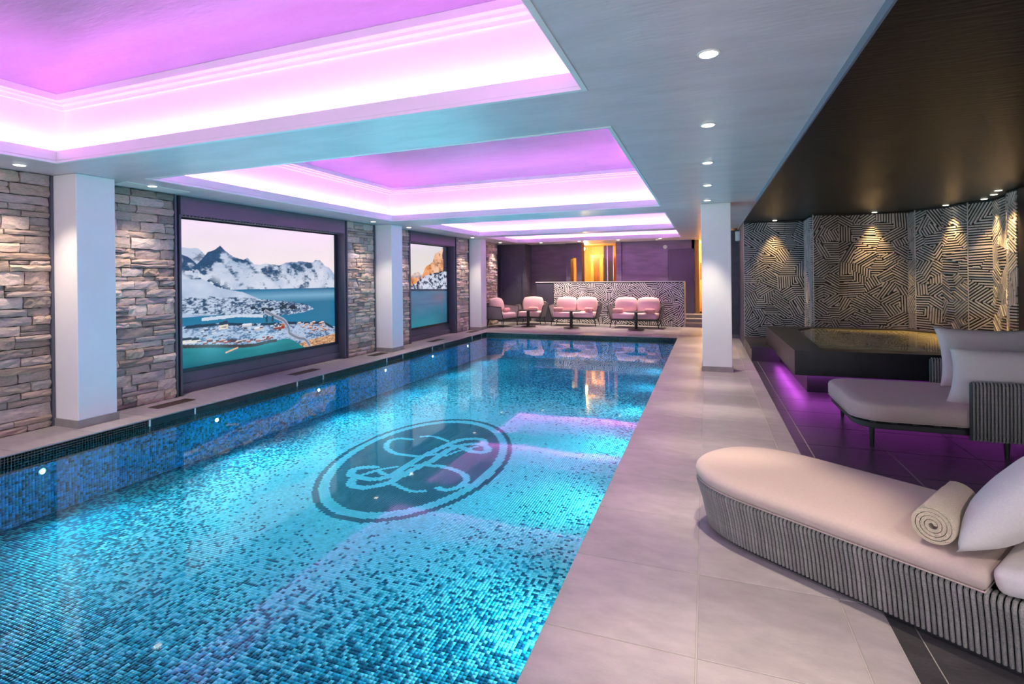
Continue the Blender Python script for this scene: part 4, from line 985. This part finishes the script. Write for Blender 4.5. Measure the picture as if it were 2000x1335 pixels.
# ------------------------------------------------------------------ sofas, armchairs, tables at the back
def make_seat(w, n, label, cat, name, loc, rz, grp=None):
    t = thing(name, label, cat, loc, rz, grp)
    d = 0.66
    MB().box(-w / 2 + 0.10, w / 2 - 0.10, -d / 2 + 0.02, d / 2 - 0.06, 0.20, 0.235).build('frame', M_METAL, t)
    for sx in (-1, 1):
        MB().tube([(sx * (w / 2 - 0.12), -d / 2 + 0.05, 0.21), (sx * (w / 2 - 0.07), -d / 2 + 0.02, 0.0)], [0.016, 0.009], 8).build('leg', M_METAL, t, smooth=True)
        MB().tube([(sx * (w / 2 - 0.12), d / 2 - 0.10, 0.21), (sx * (w / 2 - 0.08), d / 2 - 0.06, 0.0)], [0.016, 0.009], 8).build('leg', M_METAL, t, smooth=True)
    cw = (w - 0.24) / n
    for k in range(n):
        x = -w / 2 + 0.12 + cw * (k + 0.5)
        rbox('seat_cushion', cw - 0.006, d - 0.10, 0.16, 0.045, M_PINK, t, (x, -0.02, 0.315), bulge=0.015)
        b = pillow('back_cushion', None, None, cw + 0.03, 0.46, 0.20, (x, d / 2 - 0.15, 0.60), (math.radians(-12), 0, 0), M_PINK, k + 2, 18, rnd=0.62)
        b.parent = t
    # flared rope arms and back
    for sx in (-1, 1):
        x0, x1 = sx * (w / 2 - 0.09), sx * (w / 2)
        fr = MB(); fr.tube([(x0, -d / 2 + 0.03, 0.22), (x1, -d / 2 + 0.03, 0.575), (x1, d / 2 - 0.03, 0.60), (x0, d / 2 - 0.06, 0.22)], 0.012, 6); fr.build('arm_frame', M_METAL, t, smooth=True)
        rm = MB(); nr = 20
        for k in range(nr):
            f = (k + 0.5) / nr; y = -d / 2 + 0.03 + (d - 0.08) * f
            rm.tube([(x0, y, 0.225), (x1, y, 0.578 + 0.02 * f)], 0.0125, 5)
        tag(rm.build('arm_ropes', M_ROPE, t, smooth=True), kind='stuff')
    br_ = MB(); nb = int((w - 0.1) / 0.034)
    for k in range(nb):
        f = (k + 0.5) / nb; xx = (-0.5 + f) * (w - 0.12); br_.tube([(xx * 0.92, d / 2 - 0.07, 0.22), (xx, d / 2 - 0.012, 0.64)], 0.0125, 5)
    tag(br_.build('back_ropes', M_ROPE, t, smooth=True), kind='stuff')
    MB().tube([(-w / 2 + 0.02, d / 2 - 0.03, 0.60), (-w / 2 + 0.08, d / 2 - 0.012, 0.65), (w / 2 - 0.08, d / 2 - 0.012, 0.65), (w / 2 - 0.02, d / 2 - 0.03, 0.60)], 0.013, 6).build('back_rail', M_METAL, t, smooth=True)
    return t
def bolster(loc, rz, label):
    b = MB(); R_ = 0.062; L2 = 0.145
    pr = [(0.012, -L2 - 0.004), (R_ * 0.7, -L2), (R_ * 0.96, -L2 + 0.02), (R_, -L2 + 0.05), (R_, L2 - 0.05), (R_ * 0.96, L2 - 0.02), (R_ * 0.7, L2), (0.012, L2 + 0.004)]
    b.lathe(pr, 18)
    tag(b.build('bolster', M_BOLST, None, loc, (0, PI / 2, rz), smooth=True, angle=80), label, 'cushion', 'small bolsters on the sofas and chairs')
make_seat(1.45, 2, 'pink two-seat sofa with rope arms in the middle of the back', 'sofa', 'sofa', (-3.57, 14.72, 0), 0.0, 'sofas')
make_seat(1.45, 2, 'pink two-seat sofa with rope arms nearest the steps', 'sofa', 'sofa', (-1.82, 14.50, 0), -0.06, 'sofas')
make_seat(0.88, 1, 'pink rope armchair facing the pool, left of the sofas', 'armchair', 'armchair', (-4.93, 14.78, 0), 0.04, 'armchairs')
make_seat(0.86, 1, 'grey rope armchair seen from its side behind the third column', 'armchair', 'armchair', (-5.56, 13.95, 0), 1.3, 'armchairs')
bolster((-4.02, 14.52, 0.47), 0.15, 'coral bolster on the left end of the middle sofa'); bolster((-3.12, 14.50, 0.47), -0.5, 'coral bolster on the right end of the middle sofa')
bolster((-2.28, 14.33, 0.47), 0.15, 'coral bolster on the left end of the sofa nearest the steps'); bolster((-1.42, 14.26, 0.47), -0.25, 'coral bolster on the right end of the sofa nearest the steps')
bolster((-4.80, 14.56, 0.47), 0.1, 'coral bolster on the armchair facing the pool'); bolster((-5.42, 13.95, 0.47), 1.4, 'coral bolster on the armchair seen from its side')
for x, y, lb in ((-4.78, 14.02, 'in front of the armchair facing the pool'), (-3.50, 13.93, 'in front of the middle sofa'), (-1.74, 13.85, 'in front of the sofa nearest the steps')):
    t = thing('side_table', 'round black pedestal table ' + lb, 'table', (x, y, 0), 0, 'round black tables')
    MB().lathe([(0.21, 0), (0.215, 0.006), (0.20, 0.016), (0.05, 0.022)], 32).build('base', M_BLACKT, t, smooth=True)
    MB().lathe([(0.042, 0.02), (0.042, 0.46)], 20).build('pole', M_BLACKT, t, smooth=True)
    MB().lathe([(0.27, 0.46), (0.285, 0.466), (0.285, 0.474), (0.28, 0.48)], 36).build('top', M_BLACKT, t, smooth=True)
